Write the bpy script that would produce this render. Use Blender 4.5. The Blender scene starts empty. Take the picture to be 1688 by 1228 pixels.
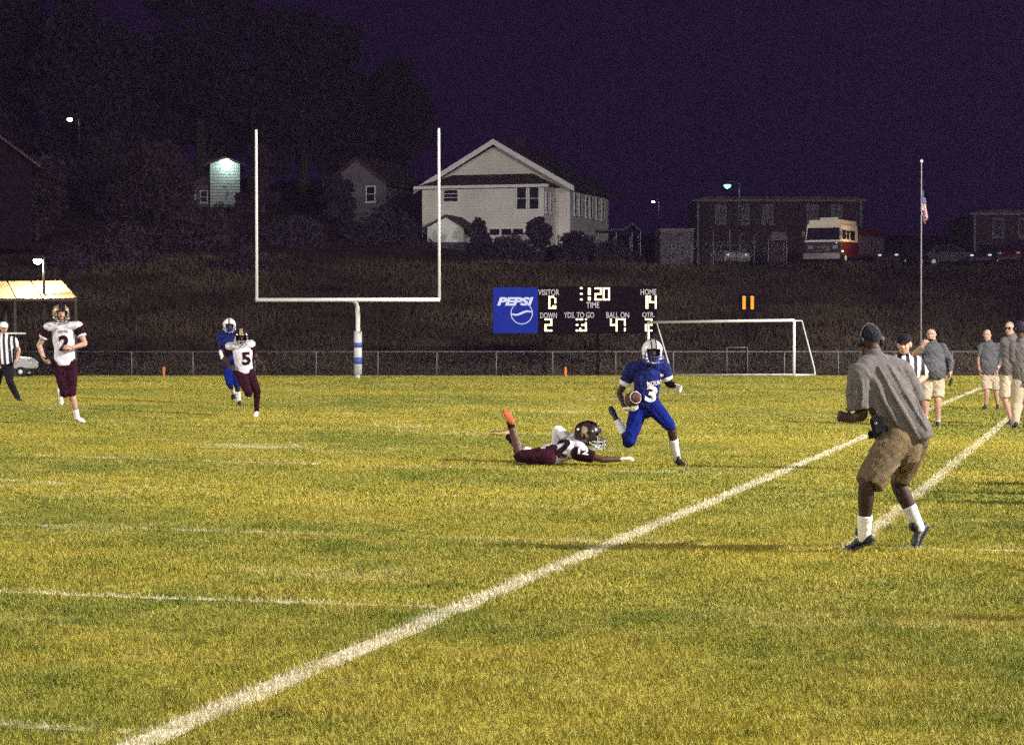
import bpy, bmesh, math, random
import numpy as np
from mathutils import Vector, Matrix
from mathutils.bvhtree import BVHTree

random.seed(7)
RNG = np.random.default_rng(11)
SC = bpy.context.scene
COL = SC.collection

# ------------------------------------------------------------------ camera
PW, PH, F = 1688.0, 1228.0, 3891.0          # photograph size and focal length in its pixels
HC = 1.65                                    # eye height
PITCH = math.atan(66.0 / F)
cam_d = bpy.data.cameras.new('camera')
cam_d.sensor_width = 36.0
cam_d.lens = F / PW * 36.0
cam_d.clip_start = 0.5
cam_d.clip_end = 3000.0
cam = bpy.data.objects.new('camera', cam_d)
cam.location = (0, 0, HC)
cam.rotation_euler = (math.pi / 2 - PITCH, 0, 0)
COL.objects.link(cam)
SC.camera = cam

# ------------------------------------------------------------------ night sky
world = bpy.data.worlds.new('World')
SC.world = world
world.use_nodes = True
wn = world.node_tree.nodes
wl = world.node_tree.links
wn.clear()
w_out = wn.new('ShaderNodeOutputWorld')
w_bg = wn.new('ShaderNodeBackground')
w_sky = wn.new('ShaderNodeTexSky')
w_sky.sky_type = 'NISHITA'
w_sky.sun_disc = False
w_sky.sun_elevation = math.radians(-6)
w_sky.sun_rotation = math.radians(200)
w_mul = wn.new('ShaderNodeMixRGB'); w_mul.blend_type = 'MULTIPLY'; w_mul.inputs[0].default_value = 1
w_mul.inputs[2].default_value = (0.5, 0.35, 0.9, 1)
w_add = wn.new('ShaderNodeMixRGB'); w_add.blend_type = 'ADD'; w_add.inputs[0].default_value = 1
w_add.inputs[2].default_value = (0.050, 0.020, 0.138, 1)
wl.new(w_sky.outputs[0], w_mul.inputs[1])
wl.new(w_mul.outputs[0], w_add.inputs[1])
wl.new(w_add.outputs[0], w_bg.inputs[0])
w_bg.inputs[1].default_value = 0.10
wl.new(w_bg.outputs[0], w_out.inputs[0])

# faint moonlight
sun_d = bpy.data.lights.new('moonlight', 'SUN')
sun_d.energy = 0.012
sun_d.angle = math.radians(0.5)
sun_d.color = (0.8, 0.82, 1.0)
sun = bpy.data.objects.new('moonlight', sun_d)
sun.rotation_euler = (math.radians(50), 0, math.radians(30))
COL.objects.link(sun)

# the floodlights on the masts round the field: (x, y, height, watts, aim, cone degrees)
FLOODS = [
    (36.0, 14.0, 21.0, 195000, (-4, 40, 0), 150),
    (36.0, -32.0, 23.0, 60000, (2, 60, 0), 120),
    (46.0, 78.0, 22.0, 125000, (0, 75, 0), 150),
    (-52.0, 33.0, 22.0, 85000, (-4, 45, 0), 150),
    (-34.0, -24.0, 22.0, 40000, (-6, 60, 0), 120),
]
FLOOD_COLOR = (1.0, 0.955, 0.90)

SC.view_settings.view_transform = 'Standard'
SC.view_settings.look = 'None'
SC.view_settings.exposure = 0.14
SC.view_settings.gamma = 1.0
SC.view_settings.use_curve_mapping = False
SC.cycles.use_denoising = False
SC.cycles.use_adaptive_sampling = True
SC.cycles.adaptive_threshold = 0.055
SC.cycles.adaptive_min_samples = 12
SC.cycles.max_bounces = 4
SC.cycles.diffuse_bounces = 2
SC.cycles.glossy_bounces = 2
SC.cycles.transparent_max_bounces = 12
SC.cycles.use_light_tree = True
SC.cycles.sample_clamp_indirect = 2.0

# ------------------------------------------------------------------ geometry of the place
def ray(px, py):
    x = (px - PW / 2) / F
    y = (PH / 2 - py) / F
    ca, sa = math.cos(PITCH), math.sin(PITCH)
    return Vector((x, ca + y * sa, -sa + y * ca))

def at(px, py, Y):
    d = ray(px, py)
    return Vector((0, 0, HC)) + d * (Y / d.y)

TH = math.atan(990.0 / F)
DV = (math.sin(TH), math.cos(TH))          # along the sideline, away
DU = (-math.cos(TH), math.sin(TH))         # across the field, from the near sideline
S0 = (-0.308, 14.11)
YARD5 = 4.572

def uv_of(x, y):
    dx, dy = x - S0[0], y - S0[1]
    return dx * DU[0] + dy * DU[1], dx * DV[0] + dy * DV[1]

def xy_of(u, v):
    return S0[0] + u * DU[0] + v * DV[0], S0[1] + u * DU[1] + v * DV[1]

def field_z(x, y):
    x = np.asarray(x, float); y = np.asarray(y, float)
    u, v = uv_of(x, y)
    t0 = np.clip(1 - np.abs(u - 24.4) / 24.4, 0, 1)
    crown = 0.28 * t0 * t0 * (3 - 2 * t0)
    crown = np.where((u < 0) | (u > 48.8), 0, crown)
    t = np.clip((v - 52) / 20, 0, 1)
    crown = crown * (1 - t * t * (3 - 2 * t))
    base = np.interp(y, [-60, 68, 92, 103, 114, 118], [0, 0, -.14, -.26, -.47, -.5])
    return crown + base

RP = ([112, 117, 122, 151, 166, 190, 230, 300, 600], [-.9, -.55, .35, 5.85, 6.35, 7.0, 9.0, 14, 22])
LP = ([112, 117, 122, 138, 150, 190, 230, 300, 600], [-.9, -.55, .5, 4.2, 6.2, 11.5, 14.5, 21, 32])

def hill_z(x, y):
    x = np.asarray(x, float); y = np.asarray(y, float)
    t = np.clip((x + 24) / 34, 0, 1); t = t * t * (3 - 2 * t)
    z = np.interp(y, *RP) * t + np.interp(y, *LP) * (1 - t)
    n = (np.sin(x * .31 + y * .17) * .12 + np.sin(x * .83 - y * .41 + 1.3) * .07 + np.sin(x * 1.7 + y * 1.1) * .03)
    return z + n * np.clip((y - 118) / 8, 0, 1) * np.where((y > 150) & (x > 5), .3, 1)

def gz(x, y):
    return float(field_z(x, y)) if y < 115.5 else float(hill_z(x, y))

def on_ground(px, py):
    d = ray(px, py)
    z = 0.0
    p = None
    for _ in range(12):
        t = (z - HC) / d.z
        p = Vector((0, 0, HC)) + d * t
        z = float(field_z(p.x, p.y))
    return Vector((p.x, p.y, z))

# ------------------------------------------------------------------ materials
def nodes_of(name):
    m = bpy.data.materials.new(name)
    m.use_nodes = True
    nt = m.node_tree
    b = nt.nodes['Principled BSDF']
    return m, nt, b

def N(nt, t, **kw):
    n = nt.nodes.new(t)
    for k, v in kw.items():
        if k == 'inp':
            for i, val in v.items():
                n.inputs[i].default_value = val
        else:
            setattr(n, k, v)
    return n

def mathn(nt, op, a, b=None, clamp=False):
    n = nt.nodes.new('ShaderNodeMath'); n.operation = op; n.use_clamp = clamp
    for i, s in enumerate((a, b)):
        if s is None: continue
        if isinstance(s, (int, float)): n.inputs[i].default_value = s
        else: nt.links.new(s, n.inputs[i])
    return n.outputs[0]

def mixc(nt, fac, a, b, mode='MIX'):
    n = nt.nodes.new('ShaderNodeMixRGB'); n.blend_type = mode
    for i, s in enumerate((fac, a, b)):
        if isinstance(s, (int, float)): n.inputs[i].default_value = s
        elif isinstance(s, tuple): n.inputs[i].default_value = s if len(s) == 4 else (*s, 1)
        else: nt.links.new(s, n.inputs[i])
    return n.outputs[0]

def surf(name, col, rough=.8, var=.25, scale=6.0, bump=0.0, bscale=60.0, metal=0.0, spec=.3, col2=None):
    m, nt, b = nodes_of(name)
    tc = N(nt, 'ShaderNodeTexCoord')
    nz = N(nt, 'ShaderNodeTexNoise', inp={2: scale, 3: 5.0, 4: .6})
    nt.links.new(tc.outputs['Object'], nz.inputs[0])
    lo = tuple(c * (1 - var) for c in col); hi = tuple(min(1, c * (1 + var)) for c in (col2 or col))
    rmp = N(nt, 'ShaderNodeMapRange', inp={1: .3, 2: .7})
    nt.links.new(nz.outputs[0], rmp.inputs[0])
    c = mixc(nt, rmp.outputs[0], lo, hi)
    nt.links.new(c, b.inputs['Base Color'])
    b.inputs['Roughness'].default_value = rough
    b.inputs['Metallic'].default_value = metal
    b.inputs['Specular IOR Level'].default_value = spec
    if bump:
        n2 = N(nt, 'ShaderNodeTexNoise', inp={2: bscale, 3: 3.0})
        nt.links.new(tc.outputs['Object'], n2.inputs[0])
        bp = N(nt, 'ShaderNodeBump', inp={0: bump, 1: .02})
        nt.links.new(n2.outputs[0], bp.inputs['Height'])
        nt.links.new(bp.outputs[0], b.inputs['Normal'])
    return m

def glow(name, col, strength):
    m, nt, b = nodes_of(name)
    b.inputs['Base Color'].default_value = (.03, .03, .03, 1)
    b.inputs['Specular IOR Level'].default_value = .1
    b.inputs['Emission Color'].default_value = (*col, 1)
    b.inputs['Emission Strength'].default_value = strength
    return m

def turf_color(nt, dry=0.0):
    """colour of worn September grass in metres; returns the colour socket"""
    geo = N(nt, 'ShaderNodeNewGeometry')
    big = N(nt, 'ShaderNodeTexNoise', inp={2: .16, 3: 4.0, 4: .6})
    mid = N(nt, 'ShaderNodeTexNoise', inp={2: 1.3, 3: 5.0, 4: .65})
    fin = N(nt, 'ShaderNodeTexNoise', inp={2: 16.0, 3: 4.0, 4: .7})
    for n in (big, mid, fin): nt.links.new(geo.outputs['Position'], n.inputs[0])
    r1 = N(nt, 'ShaderNodeMapRange', inp={1: .40, 2: .60}); nt.links.new(big.outputs[0], r1.inputs[0])
    r2 = N(nt, 'ShaderNodeMapRange', inp={1: .36, 2: .66}); nt.links.new(mid.outputs[0], r2.inputs[0])
    r3 = N(nt, 'ShaderNodeMapRange', inp={1: .3, 2: .7, 3: .6, 4: 1.3}); nt.links.new(fin.outputs[0], r3.inputs[0])
    c1 = mixc(nt, r1.outputs[0], (.132, .155, .018), (.295, .255, .028))
    c2 = mixc(nt, mathn(nt, 'MULTIPLY', r2.outputs[0], .6), c1, (.352, .285, .056))
    cl = N(nt, 'ShaderNodeTexNoise', inp={2: 3.4, 3: 5.0, 4: .7}); nt.links.new(geo.outputs['Position'], cl.inputs[0])
    rc = N(nt, 'ShaderNodeMapRange', inp={1: .56, 2: .68, 3: 0.0, 4: .75}); nt.links.new(cl.outputs[0], rc.inputs[0])
    c2 = mixc(nt, rc.outputs[0], c2, (.085, .105, .010))
    wn_ = N(nt, 'ShaderNodeTexNoise', inp={2: .42, 3: 6.0, 4: .7}); nt.links.new(geo.outputs['Position'], wn_.inputs[0])
    rw = N(nt, 'ShaderNodeMapRange', inp={1: .56, 2: .72, 3: 0.0, 4: .7}); nt.links.new(wn_.outputs[0], rw.inputs[0])
    c2 = mixc(nt, rw.outputs[0], c2, (.420, .350, .125))
    v = N(nt, 'ShaderNodeCombineXYZ')
    for i in range(3): nt.links.new(r3.outputs[0], v.inputs[i])
    return mixc(nt, 1.0, c2, v.outputs[0], 'MULTIPLY'), geo

def make_turf(name, paint=None):
    """paint = None, or (colour, coverage 0..1) for lines sprayed on the blades"""
    m, nt, b = nodes_of(name)
    c, geo = turf_color(nt)
    if paint:
        pc, cov = paint
        nz = N(nt, 'ShaderNodeTexNoise', inp={2: 2.2, 3: 6.0, 4: .75})
        nt.links.new(geo.outputs['Position'], nz.inputs[0])
        r = N(nt, 'ShaderNodeMapRange', inp={1: .62 - cov * .45, 2: .80 - cov * .40}); nt.links.new(nz.outputs[0], r.inputs[0])
        f2 = N(nt, 'ShaderNodeTexNoise', inp={2: 45.0, 3: 2.0}); nt.links.new(geo.outputs['Position'], f2.inputs[0])
        r2 = N(nt, 'ShaderNodeMapRange', inp={1: .30, 2: .55, 3: .35, 4: 1.0}); nt.links.new(f2.outputs[0], r2.inputs[0])
        c = mixc(nt, mathn(nt, 'MULTIPLY', r.outputs[0], r2.outputs[0]), c, pc)
    nt.links.new(c, b.inputs['Base Color'])
    b.inputs['Roughness'].default_value = .75
    b.inputs['Specular IOR Level'].default_value = .15
    return m

M = {}
M['turf'] = make_turf('turf')
M['line'] = make_turf('turf_line', ((.58, .52, .38), .74))
M['worn_line'] = make_turf('turf_line_worn', ((.58, .53, .38), .53))
M['side_worn'] = make_turf('turf_line_side', ((.56, .50, .36), .66))
M['faint_line'] = make_turf('turf_line_faint', ((.55, .50, .36), .36))
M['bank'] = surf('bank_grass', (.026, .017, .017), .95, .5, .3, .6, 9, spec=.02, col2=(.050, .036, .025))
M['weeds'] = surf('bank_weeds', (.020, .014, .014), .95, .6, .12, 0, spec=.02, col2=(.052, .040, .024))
M['white_metal'] = surf('white_paint_metal', (.78, .77, .74), .45, .06, 3)
M['pipe'] = surf('galvanised_pipe', (.15, .145, .15), .6, .2, 5, metal=.2)
M['dark_metal'] = surf('dark_metal', (.035, .035, .04), .5, .3, 8, metal=.3)
M['black'] = surf('black_rubber', (.012, .012, .014), .6, .3, 20)
M['pad_white'] = surf('vinyl_white', (.55, .54, .52), .5, .1, 6, .2, 20)
M['pad_blue'] = surf('vinyl_blue', (.05, .09, .32), .5, .15, 6, .2, 20)
M['orange'] = surf('orange_foam', (.55, .16, .03), .7, .15, 20)

# ------------------------------------------------------------------ object helpers
def tag(o, label=None, cat=None, group=None, kind=None):
    if label: o['label'] = label
    if cat: o['category'] = cat
    if group: o['group'] = group
    if kind: o['kind'] = kind
    return o

def empty(name, loc, rz=0.0, label=None, cat=None, group=None):
    o = bpy.data.objects.new(name, None)
    o.empty_display_size = .2
    o.location = loc; o.rotation_euler = (0, 0, rz)
    COL.objects.link(o)
    return tag(o, label, cat, group)

def link_mesh(name, me, mat, parent=None, smooth=False):
    o = bpy.data.objects.new(name, me)
    COL.objects.link(o)
    if mat is not None:
        me.materials.clear(); me.materials.append(mat)
    if parent: o.parent = parent
    if smooth:
        me.polygons.foreach_set('use_smooth', [True] * len(me.polygons))
    return o

class MB:
    """collects shapes for one mesh"""
    def __init__(s): s.v = []; s.f = []
    def add(s, vs, fs):
        b = len(s.v); s.v += [tuple(v) for v in vs]; s.f += [tuple(i + b for i in f) for f in fs]; return s
    def box(s, c, d, rot=None):
        x, y, z = (q / 2 for q in d)
        vs = [Vector(p) for p in ((-x,-y,-z),(x,-y,-z),(x,y,-z),(-x,y,-z),(-x,-y,z),(x,-y,z),(x,y,z),(-x,y,z))]
        if rot is not None: vs = [rot @ v for v in vs]
        c = Vector(c)
        return s.add([v + c for v in vs], [(0,3,2,1),(4,5,6,7),(0,1,5,4),(1,2,6,5),(2,3,7,6),(3,0,4,7)])
    def box2(s, a, b):
        return s.box([(a[i] + b[i]) / 2 for i in range(3)], [abs(b[i] - a[i]) for i in range(3)])
    def prism(s, poly, y0, y1):
        """poly of (x, z) pulled from y0 to y1"""
        n = len(poly)
        vs = [(x, y0, z) for x, z in poly] + [(x, y1, z) for x, z in poly]
        fs = [tuple(range(n)), tuple(range(2 * n - 1, n - 1, -1))]
        fs += [(i, n + i, n + (i + 1) % n, (i + 1) % n) for i in range(n)]
        return s.add(vs, fs)
    def loft(s, pts, rad, ref=None, n=12, cap0='round', cap1='round', sub=0):
        pts = [Vector(p) for p in pts]
        rad = [(r, r) if isinstance(r, (int, float)) else tuple(r) for r in rad]
        if sub and len(pts) > 2:
            P2, R2 = [], []
            for i in range(len(pts) - 1):
                p0, p1, p2, p3 = pts[max(i - 1, 0)], pts[i], pts[i + 1], pts[min(i + 2, len(pts) - 1)]
                for k in range(sub):
                    t = k / sub
                    P2.append(.5 * ((2 * p1) + (p2 - p0) * t + (2 * p0 - 5 * p1 + 4 * p2 - p3) * t * t + (3 * p1 - p0 - 3 * p2 + p3) * t ** 3))
                    R2.append(tuple(rad[i][j] * (1 - t) + rad[i + 1][j] * t for j in (0, 1)))
            P2.append(pts[-1]); R2.append(rad[-1]); pts, rad = P2, R2
        T = []
        for i in range(len(pts)):
            a, b = pts[max(i - 1, 0)], pts[min(i + 1, len(pts) - 1)]
            t = (b - a); T.append(t.normalized() if t.length > 1e-9 else Vector((0, 0, 1)))
        if ref is None:
            ref = Vector((1, 0, 0)) if abs(T[0].x) < .7 else Vector((0, 1, 0))
        rings = []
        def ring(c, t, ra, rb):
            a1 = ref - t * ref.dot(t)
            if a1.length < 1e-6: a1 = t.orthogonal()
            a1.normalize(); a2 = t.cross(a1)
            rings.append([c + a1 * (ra * math.cos(2 * math.pi * k / n)) + a2 * (rb * math.sin(2 * math.pi * k / n)) for k in range(n)])
        if cap0 == 'round':
            for q in (.92, .6):
                w = math.sqrt(1 - q * q); m = min(rad[0])
                ring(pts[0] - T[0] * m * q, T[0], rad[0][0] * w, rad[0][1] * w)
        for p, t, r in zip(pts, T, rad): ring(p, t, *r)
        if cap1 == 'round':
            for q in (.6, .92):
                w = math.sqrt(1 - q * q); m = min(rad[-1])
                ring(pts[-1] + T[-1] * m * q, T[-1], rad[-1][0] * w, rad[-1][1] * w)
        vs = [v for r in rings for v in r]
        fs = []
        for i in range(len(rings) - 1):
            for k in range(n):
                fs.append((i * n + k, i * n + (k + 1) % n, (i + 1) * n + (k + 1) % n, (i + 1) * n + k))
        fs.append(tuple(range(n - 1, -1, -1)))
        fs.append(tuple((len(rings) - 1) * n + k for k in range(n)))
        return s.add(vs, fs)
    def bar(s, a, b, r, n=8):
        return s.loft([a, b], [r, r], n=n, cap0='flat', cap1='flat')
    def ball(s, c, r, ax=None, nu=14, nv=9):
        c = Vector(c); r = (r, r, r) if isinstance(r, (int, float)) else r
        ax = ax or (Vector((1, 0, 0)), Vector((0, 1, 0)), Vector((0, 0, 1)))
        vs = [c + ax[2] * r[2]]
        for i in range(1, nv):
            t = math.pi * i / nv
            for k in range(nu):
                p = 2 * math.pi * k / nu
                vs.append(c + ax[0] * (r[0] * math.sin(t) * math.cos(p)) + ax[1] * (r[1] * math.sin(t) * math.sin(p)) + ax[2] * (r[2] * math.cos(t)))
        vs.append(c - ax[2] * r[2])
        fs = [(0, 1 + k, 1 + (k + 1) % nu) for k in range(nu)]
        for i in range(nv - 2):
            for k in range(nu):
                a = 1 + i * nu
                fs.append((a + k, a + nu + k, a + nu + (k + 1) % nu, a + (k + 1) % nu))
        l = len(vs) - 1; a = 1 + (nv - 2) * nu
        fs += [(l, a + (k + 1) % nu, a + k) for k in range(nu)]
        return s.add(vs, fs)
    def lathe(s, c, prof, n=16, axis=None):
        """prof of (radius, height) about z (or axis) at c"""
        c = Vector(c); vs = []; fs = []
        R = Vector((0, 0, 1)).rotation_difference(Vector(axis)).to_matrix() if axis else Matrix.Identity(3)
        for r, h in prof:
            for k in range(n):
                a = 2 * math.pi * k / n
                vs.append(c + R @ Vector((r * math.cos(a), r * math.sin(a), h)))
        for i in range(len(prof) - 1):
            for k in range(n):
                fs.append((i * n + k, i * n + (k + 1) % n, (i + 1) * n + (k + 1) % n, (i + 1) * n + k))
        fs.append(tuple(range(n - 1, -1, -1))); fs.append(tuple((len(prof) - 1) * n + k for k in range(n)))
        return s.add(vs, fs)
    def mesh(s, name):
        me = bpy.data.meshes.new(name)
        me.from_pydata(s.v, [], s.f); me.update()
        return me
    def build(s, name, mat, parent=None, smooth=False, bevel=0.0):
        me = s.mesh(name)
        if bevel:
            bm = bmesh.new(); bm.from_mesh(me)
            bmesh.ops.recalc_face_normals(bm, faces=bm.faces)
            bmesh.ops.bevel(bm, geom=bm.edges, offset=bevel, segments=2, affect='EDGES', clamp_overlap=True)
            bm.to_mesh(me); bm.free()
        return link_mesh(name, me, mat, parent, smooth)

def big_mesh(name, V, Fc, mat, parent=None):
    """V (n,3) floats and Fc (m,k) ints, fast"""
    me = bpy.data.meshes.new(name)
    k = Fc.shape[1]
    me.vertices.add(len(V)); me.vertices.foreach_set('co', np.ascontiguousarray(V, np.float32).ravel())
    me.loops.add(Fc.size); me.loops.foreach_set('vertex_index', np.ascontiguousarray(Fc, np.int32).ravel())
    me.polygons.add(len(Fc))
    me.polygons.foreach_set('loop_start', np.arange(0, Fc.size, k, dtype=np.int32))
    me.update(calc_edges=True)
    return link_mesh(name, me, mat, parent)

def grid_mesh(name, xs, ys, zf, mat, dz=0.0):
    X, Y = np.meshgrid(xs, ys)
    Z = zf(X, Y) + dz
    V = np.stack([X.ravel(), Y.ravel(), Z.ravel()], 1)
    nx, ny = len(xs), len(ys)
    i = np.arange((ny - 1) * (nx - 1)); r = i // (nx - 1); c = i % (nx - 1); a = r * nx + c
    return big_mesh(name, V, np.stack([a, a + 1, a + nx + 1, a + nx], 1), mat)

_font_cache = {}
def text_mesh(txt, bold=.0, shear=0.0):
    """flat text as (verts, tris), height of capitals = 1, centred"""
    key = (txt, bold, shear)
    if key in _font_cache: return _font_cache[key]
    cu = bpy.data.curves.new('t', 'FONT')
    cu.body = txt; cu.size = 1.0; cu.offset = bold; cu.shear = shear; cu.resolution_u = 3
    cu.align_x = 'CENTER'
    o = bpy.data.objects.new('t', cu); COL.objects.link(o)
    dg = bpy.context.evaluated_depsgraph_get()
    me = bpy.data.meshes.new_from_object(o.evaluated_get(dg))
    bpy.data.objects.remove(o); bpy.data.curves.remove(cu)
    bm = bmesh.new(); bm.from_mesh(me); bpy.data.meshes.remove(me)
    bmesh.ops.triangulate(bm, faces=bm.faces)
    vs = [v.co.copy() for v in bm.verts]
    bm.verts.index_update()
    fs = [tuple(v.index for v in f.verts) for f in bm.faces]
    bm.free()
    x0, x1 = min(v.x for v in vs), max(v.x for v in vs); y0, y1 = min(v.y for v in vs), max(v.y for v in vs)
    h = y1 - y0
    vs = [Vector(((v.x - (x0 + x1) / 2) / h, (v.y - (y0 + y1) / 2) / h, 0)) for v in vs]
    _font_cache[key] = (vs, fs, (x1 - x0) / h)
    return _font_cache[key]

def flat_text(name, txt, origin, right, up, nrm, height, width, mat, parent, bold=.02, shear=0.0, thick=.012):
    """raised lettering: front faces pushed out along nrm with sides"""
    vs, fs, w = text_mesh(txt, bold, shear)
    sx = width / w if width else height
    mb = MB()
    front = [origin + right * (v.x * sx) + up * (v.y * height) + nrm * thick for v in vs]
    mb.add(front, fs)
    return mb.build(name, mat, parent)
# ------------------------------------------------------------------ ground
xs = np.concatenate([np.linspace(-420, -60, 24), np.linspace(-56, 56, 170), np.linspace(60, 420, 24)])
f_obj = grid_mesh('playing_field', xs, np.linspace(-60, 116.5, 220), field_z, M['turf'])
tag(f_obj, kind='structure')
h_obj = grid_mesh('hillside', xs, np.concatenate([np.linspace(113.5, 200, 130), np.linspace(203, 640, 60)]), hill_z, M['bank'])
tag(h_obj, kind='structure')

# painted lines: (name, material, u0, u1, v0, v1); u across the field, v along it
LINES = [('sideline', 'line', -.078, .078, -9, 73.3), ('restraining_line', 'side_worn', -1.92, -1.79, 4.2, 66),
         ('coaches_box_line', 'faint_line', -6.0, -.14, 4.52, 4.63)]
for k in range(-2, 15):
    v = k * YARD5
    LINES.append(('yard_line', 'worn_line' if k in (-1, 0, 3) else 'faint_line', .14, 48.8, v - .055, v + .055))
LINES.append(('end_line', 'worn_line', .14, 48.8, 73.1, 73.3))
def strip(u0, u1, v0, v1, dz):
    across = (u1 - u0) > (v1 - v0)
    n = max(2, int(max(u1 - u0, v1 - v0) / .35))
    V = []
    for i in range(n + 1):
        t = i / n
        w = .012 * math.sin(i * 1.9) + .01 * math.sin(i * .7 + 1)
        for sgn in (0, 1):
            if across: u, v = u0 + (u1 - u0) * t, (v0, v1)[sgn] + w
            else: u, v = (u0, u1)[sgn] + w, v0 + (v1 - v0) * t
            x, y = xy_of(u, v); V.append((x, y, float(field_z(x, y)) + dz))
    Fc = [(2 * i, 2 * i + 1, 2 * i + 3, 2 * i + 2) for i in range(n)]
    return np.array(V), np.array(Fc)
# worn painted numbers beside the sideline seen nearly edge on: (u, v, half width u, half width v)
PATCH = [(p[0], p[1], p[2], p[3]) for p in (
    (*uv_of(*on_ground(392, 735).xy), .95, .62), (*uv_of(*on_ground(680, 703).xy), .95, .62),
    (*uv_of(*on_ground(915, 679).xy), .95, .62), (*uv_of(*on_ground(1000, 660).xy), .9, .6),
    (*uv_of(*on_ground(1128, 650).xy), .9, .6), (*uv_of(*on_ground(18, 797).xy), .55, .5))]

# ------------------------------------------------------------------ grass blades, real geometry, coarser with distance
def blades(y0, y1, dens, h, w, seed):
    r = np.random.default_rng(seed)
    n = int(dens * .5 * .46 * (y1 ** 2 - y0 ** 2) * 1.08)
    y = np.sqrt(r.uniform(y0 ** 2, y1 ** 2, n)); x = r.uniform(-.5, .5, n) * (.46 * y + .5)
    # clumping
    k = np.sin(x * 3.1 + np.sin(y * 2.3) * 1.7) * np.sin(y * 2.7 + x * .9) + .6 * np.sin(x * 9 + y * 4.1) * np.sin(y * 8.2 - x * 5)
    hh = h * (.55 + .9 * r.random(n) ** 1.5) * (1 + .28 * k)
    a = r.uniform(0, 2 * np.pi, n); ww = w * (.6 + .8 * r.random(n))
    lean = hh * r.uniform(.1, 1.1, n); la = r.uniform(0, 2 * np.pi, n)
    z = field_z(x, y)
    b0 = np.stack([x - np.cos(a) * ww, y - np.sin(a) * ww, z - .004], 1)
    b1 = np.stack([x + np.cos(a) * ww, y + np.sin(a) * ww, z - .004], 1)
    tp = np.stack([x + np.cos(la) * lean, y + np.sin(la) * lean, z + hh], 1)
    return x, y, np.stack([b0, b1, tp], 1)
chunks = [blades(8.6, 14, 7200, .024, .0034, 1), blades(14, 22, 3800, .024, .0048, 2), blades(22, 36, 1500, .024, .008, 3),
          blades(36, 60, 420, .026, .016, 4), blades(60, 114, 90, .03, .034, 5)]
BX = np.concatenate([c[0] for c in chunks]); BY = np.concatenate([c[1] for c in chunks]); BT = np.concatenate([c[2] for c in chunks])
BU, BV = uv_of(BX, BY)
owner = np.full(len(BX), -1)
edge = RNG.normal(0, .022, len(BX))
for i, (nm, mt, u0, u1, v0, v1) in enumerate(LINES):
    owner[(BU > u0 + edge) & (BU < u1 + edge) & (BV > v0 + edge) & (BV < v1 + edge) & (owner < 0)] = i
for j, (pu, pv, hu, hv) in enumerate(PATCH):
    k = ((BU - pu) / hu) ** 2 + ((BV - pv) / hv) ** 2
    wob = np.sin(BU * 7 + j) * np.sin(BV * 9 + 2 * j) * .35
    owner[(k < 1 + wob) & (owner < 0)] = 1000 + j
def blade_obj(name, sel, mat, extra=None):
    T = BT[sel].reshape(-1, 3)
    Fc = np.arange(len(T)).reshape(-1, 3)
    if extra is None: return big_mesh(name, T, Fc, mat)
    V, Q = extra
    tri = np.concatenate([Q[:, [0, 1, 2]], Q[:, [0, 2, 3]]])
    return big_mesh(name, np.concatenate([V, T]), np.concatenate([tri, Fc + len(V)]), mat)
tag(blade_obj('grass', owner < 0, M['turf']), 'short dry grass blades over the football field', 'grass', kind='stuff')
for i, (nm, mt, u0, u1, v0, v1) in enumerate(LINES):
    tag(blade_obj(nm, owner == i, M[mt], strip(u0, u1, v0, v1, .004)), kind='structure')
for j, (pu, pv, hu, hv) in enumerate(PATCH):
    V = [(*xy_of(pu, pv),)]; 
    for q in range(28):
        a = 2 * math.pi * q / 28; rr = 1 + .18 * math.sin(3 * a + j) + .1 * math.sin(7 * a + 2 * j)
        V.append(xy_of(pu + hu * rr * math.cos(a), pv + hv * rr * math.sin(a)))
    V = np.array([(x, y, float(field_z(x, y)) + .005) for x, y in V])
    Q = np.array([(0, 1 + q, 1 + (q + 1) % 28, 1 + (q + 1) % 28) for q in range(28)])
    T = BT[owner == 1000 + j].reshape(-1, 3)
    tri = np.concatenate([Q[:, :3], np.arange(len(T)).reshape(-1, 3) + len(V)])
    tag(big_mesh('worn_field_marking', np.concatenate([V, T]), tri, M['faint_line']), kind='structure')
del BT, chunks

# weeds and dry grass on the bank
r = np.random.default_rng(5); n = 90000
y = 116.5 + 36 * r.random(n) ** 1.1; x = (r.random(n) - .5) * (.46 * y + 4)
k = np.sin(x * .7 + np.sin(y * .5) * 2) * np.sin(y * .6 + x * .3) + .7 * np.sin(x * 2.3 + y) * np.sin(y * 1.9 - x)
hh = .22 * (.5 + r.random(n) ** 2 * 1.4) * np.clip(1 + .55 * k, .3, 2.2); a = r.uniform(0, 6.28, n); ww = .03 + .05 * r.random(n); z = hill_z(x, y)
lx, ly = r.normal(0, .5, n) * hh, r.normal(0, .5, n) * hh
T = np.stack([np.stack([x - np.cos(a) * ww, y - np.sin(a) * ww, z - .03], 1), np.stack([x + np.cos(a) * ww, y + np.sin(a) * ww, z - .03], 1), np.stack([x + lx, y + ly, z + hh], 1)], 1).reshape(-1, 3)
tag(big_mesh('weeds', T, np.arange(3 * n).reshape(-1, 3), M['weeds']), 'rough dry weeds covering the dark bank behind the fence', 'weeds', kind='stuff')

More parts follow.
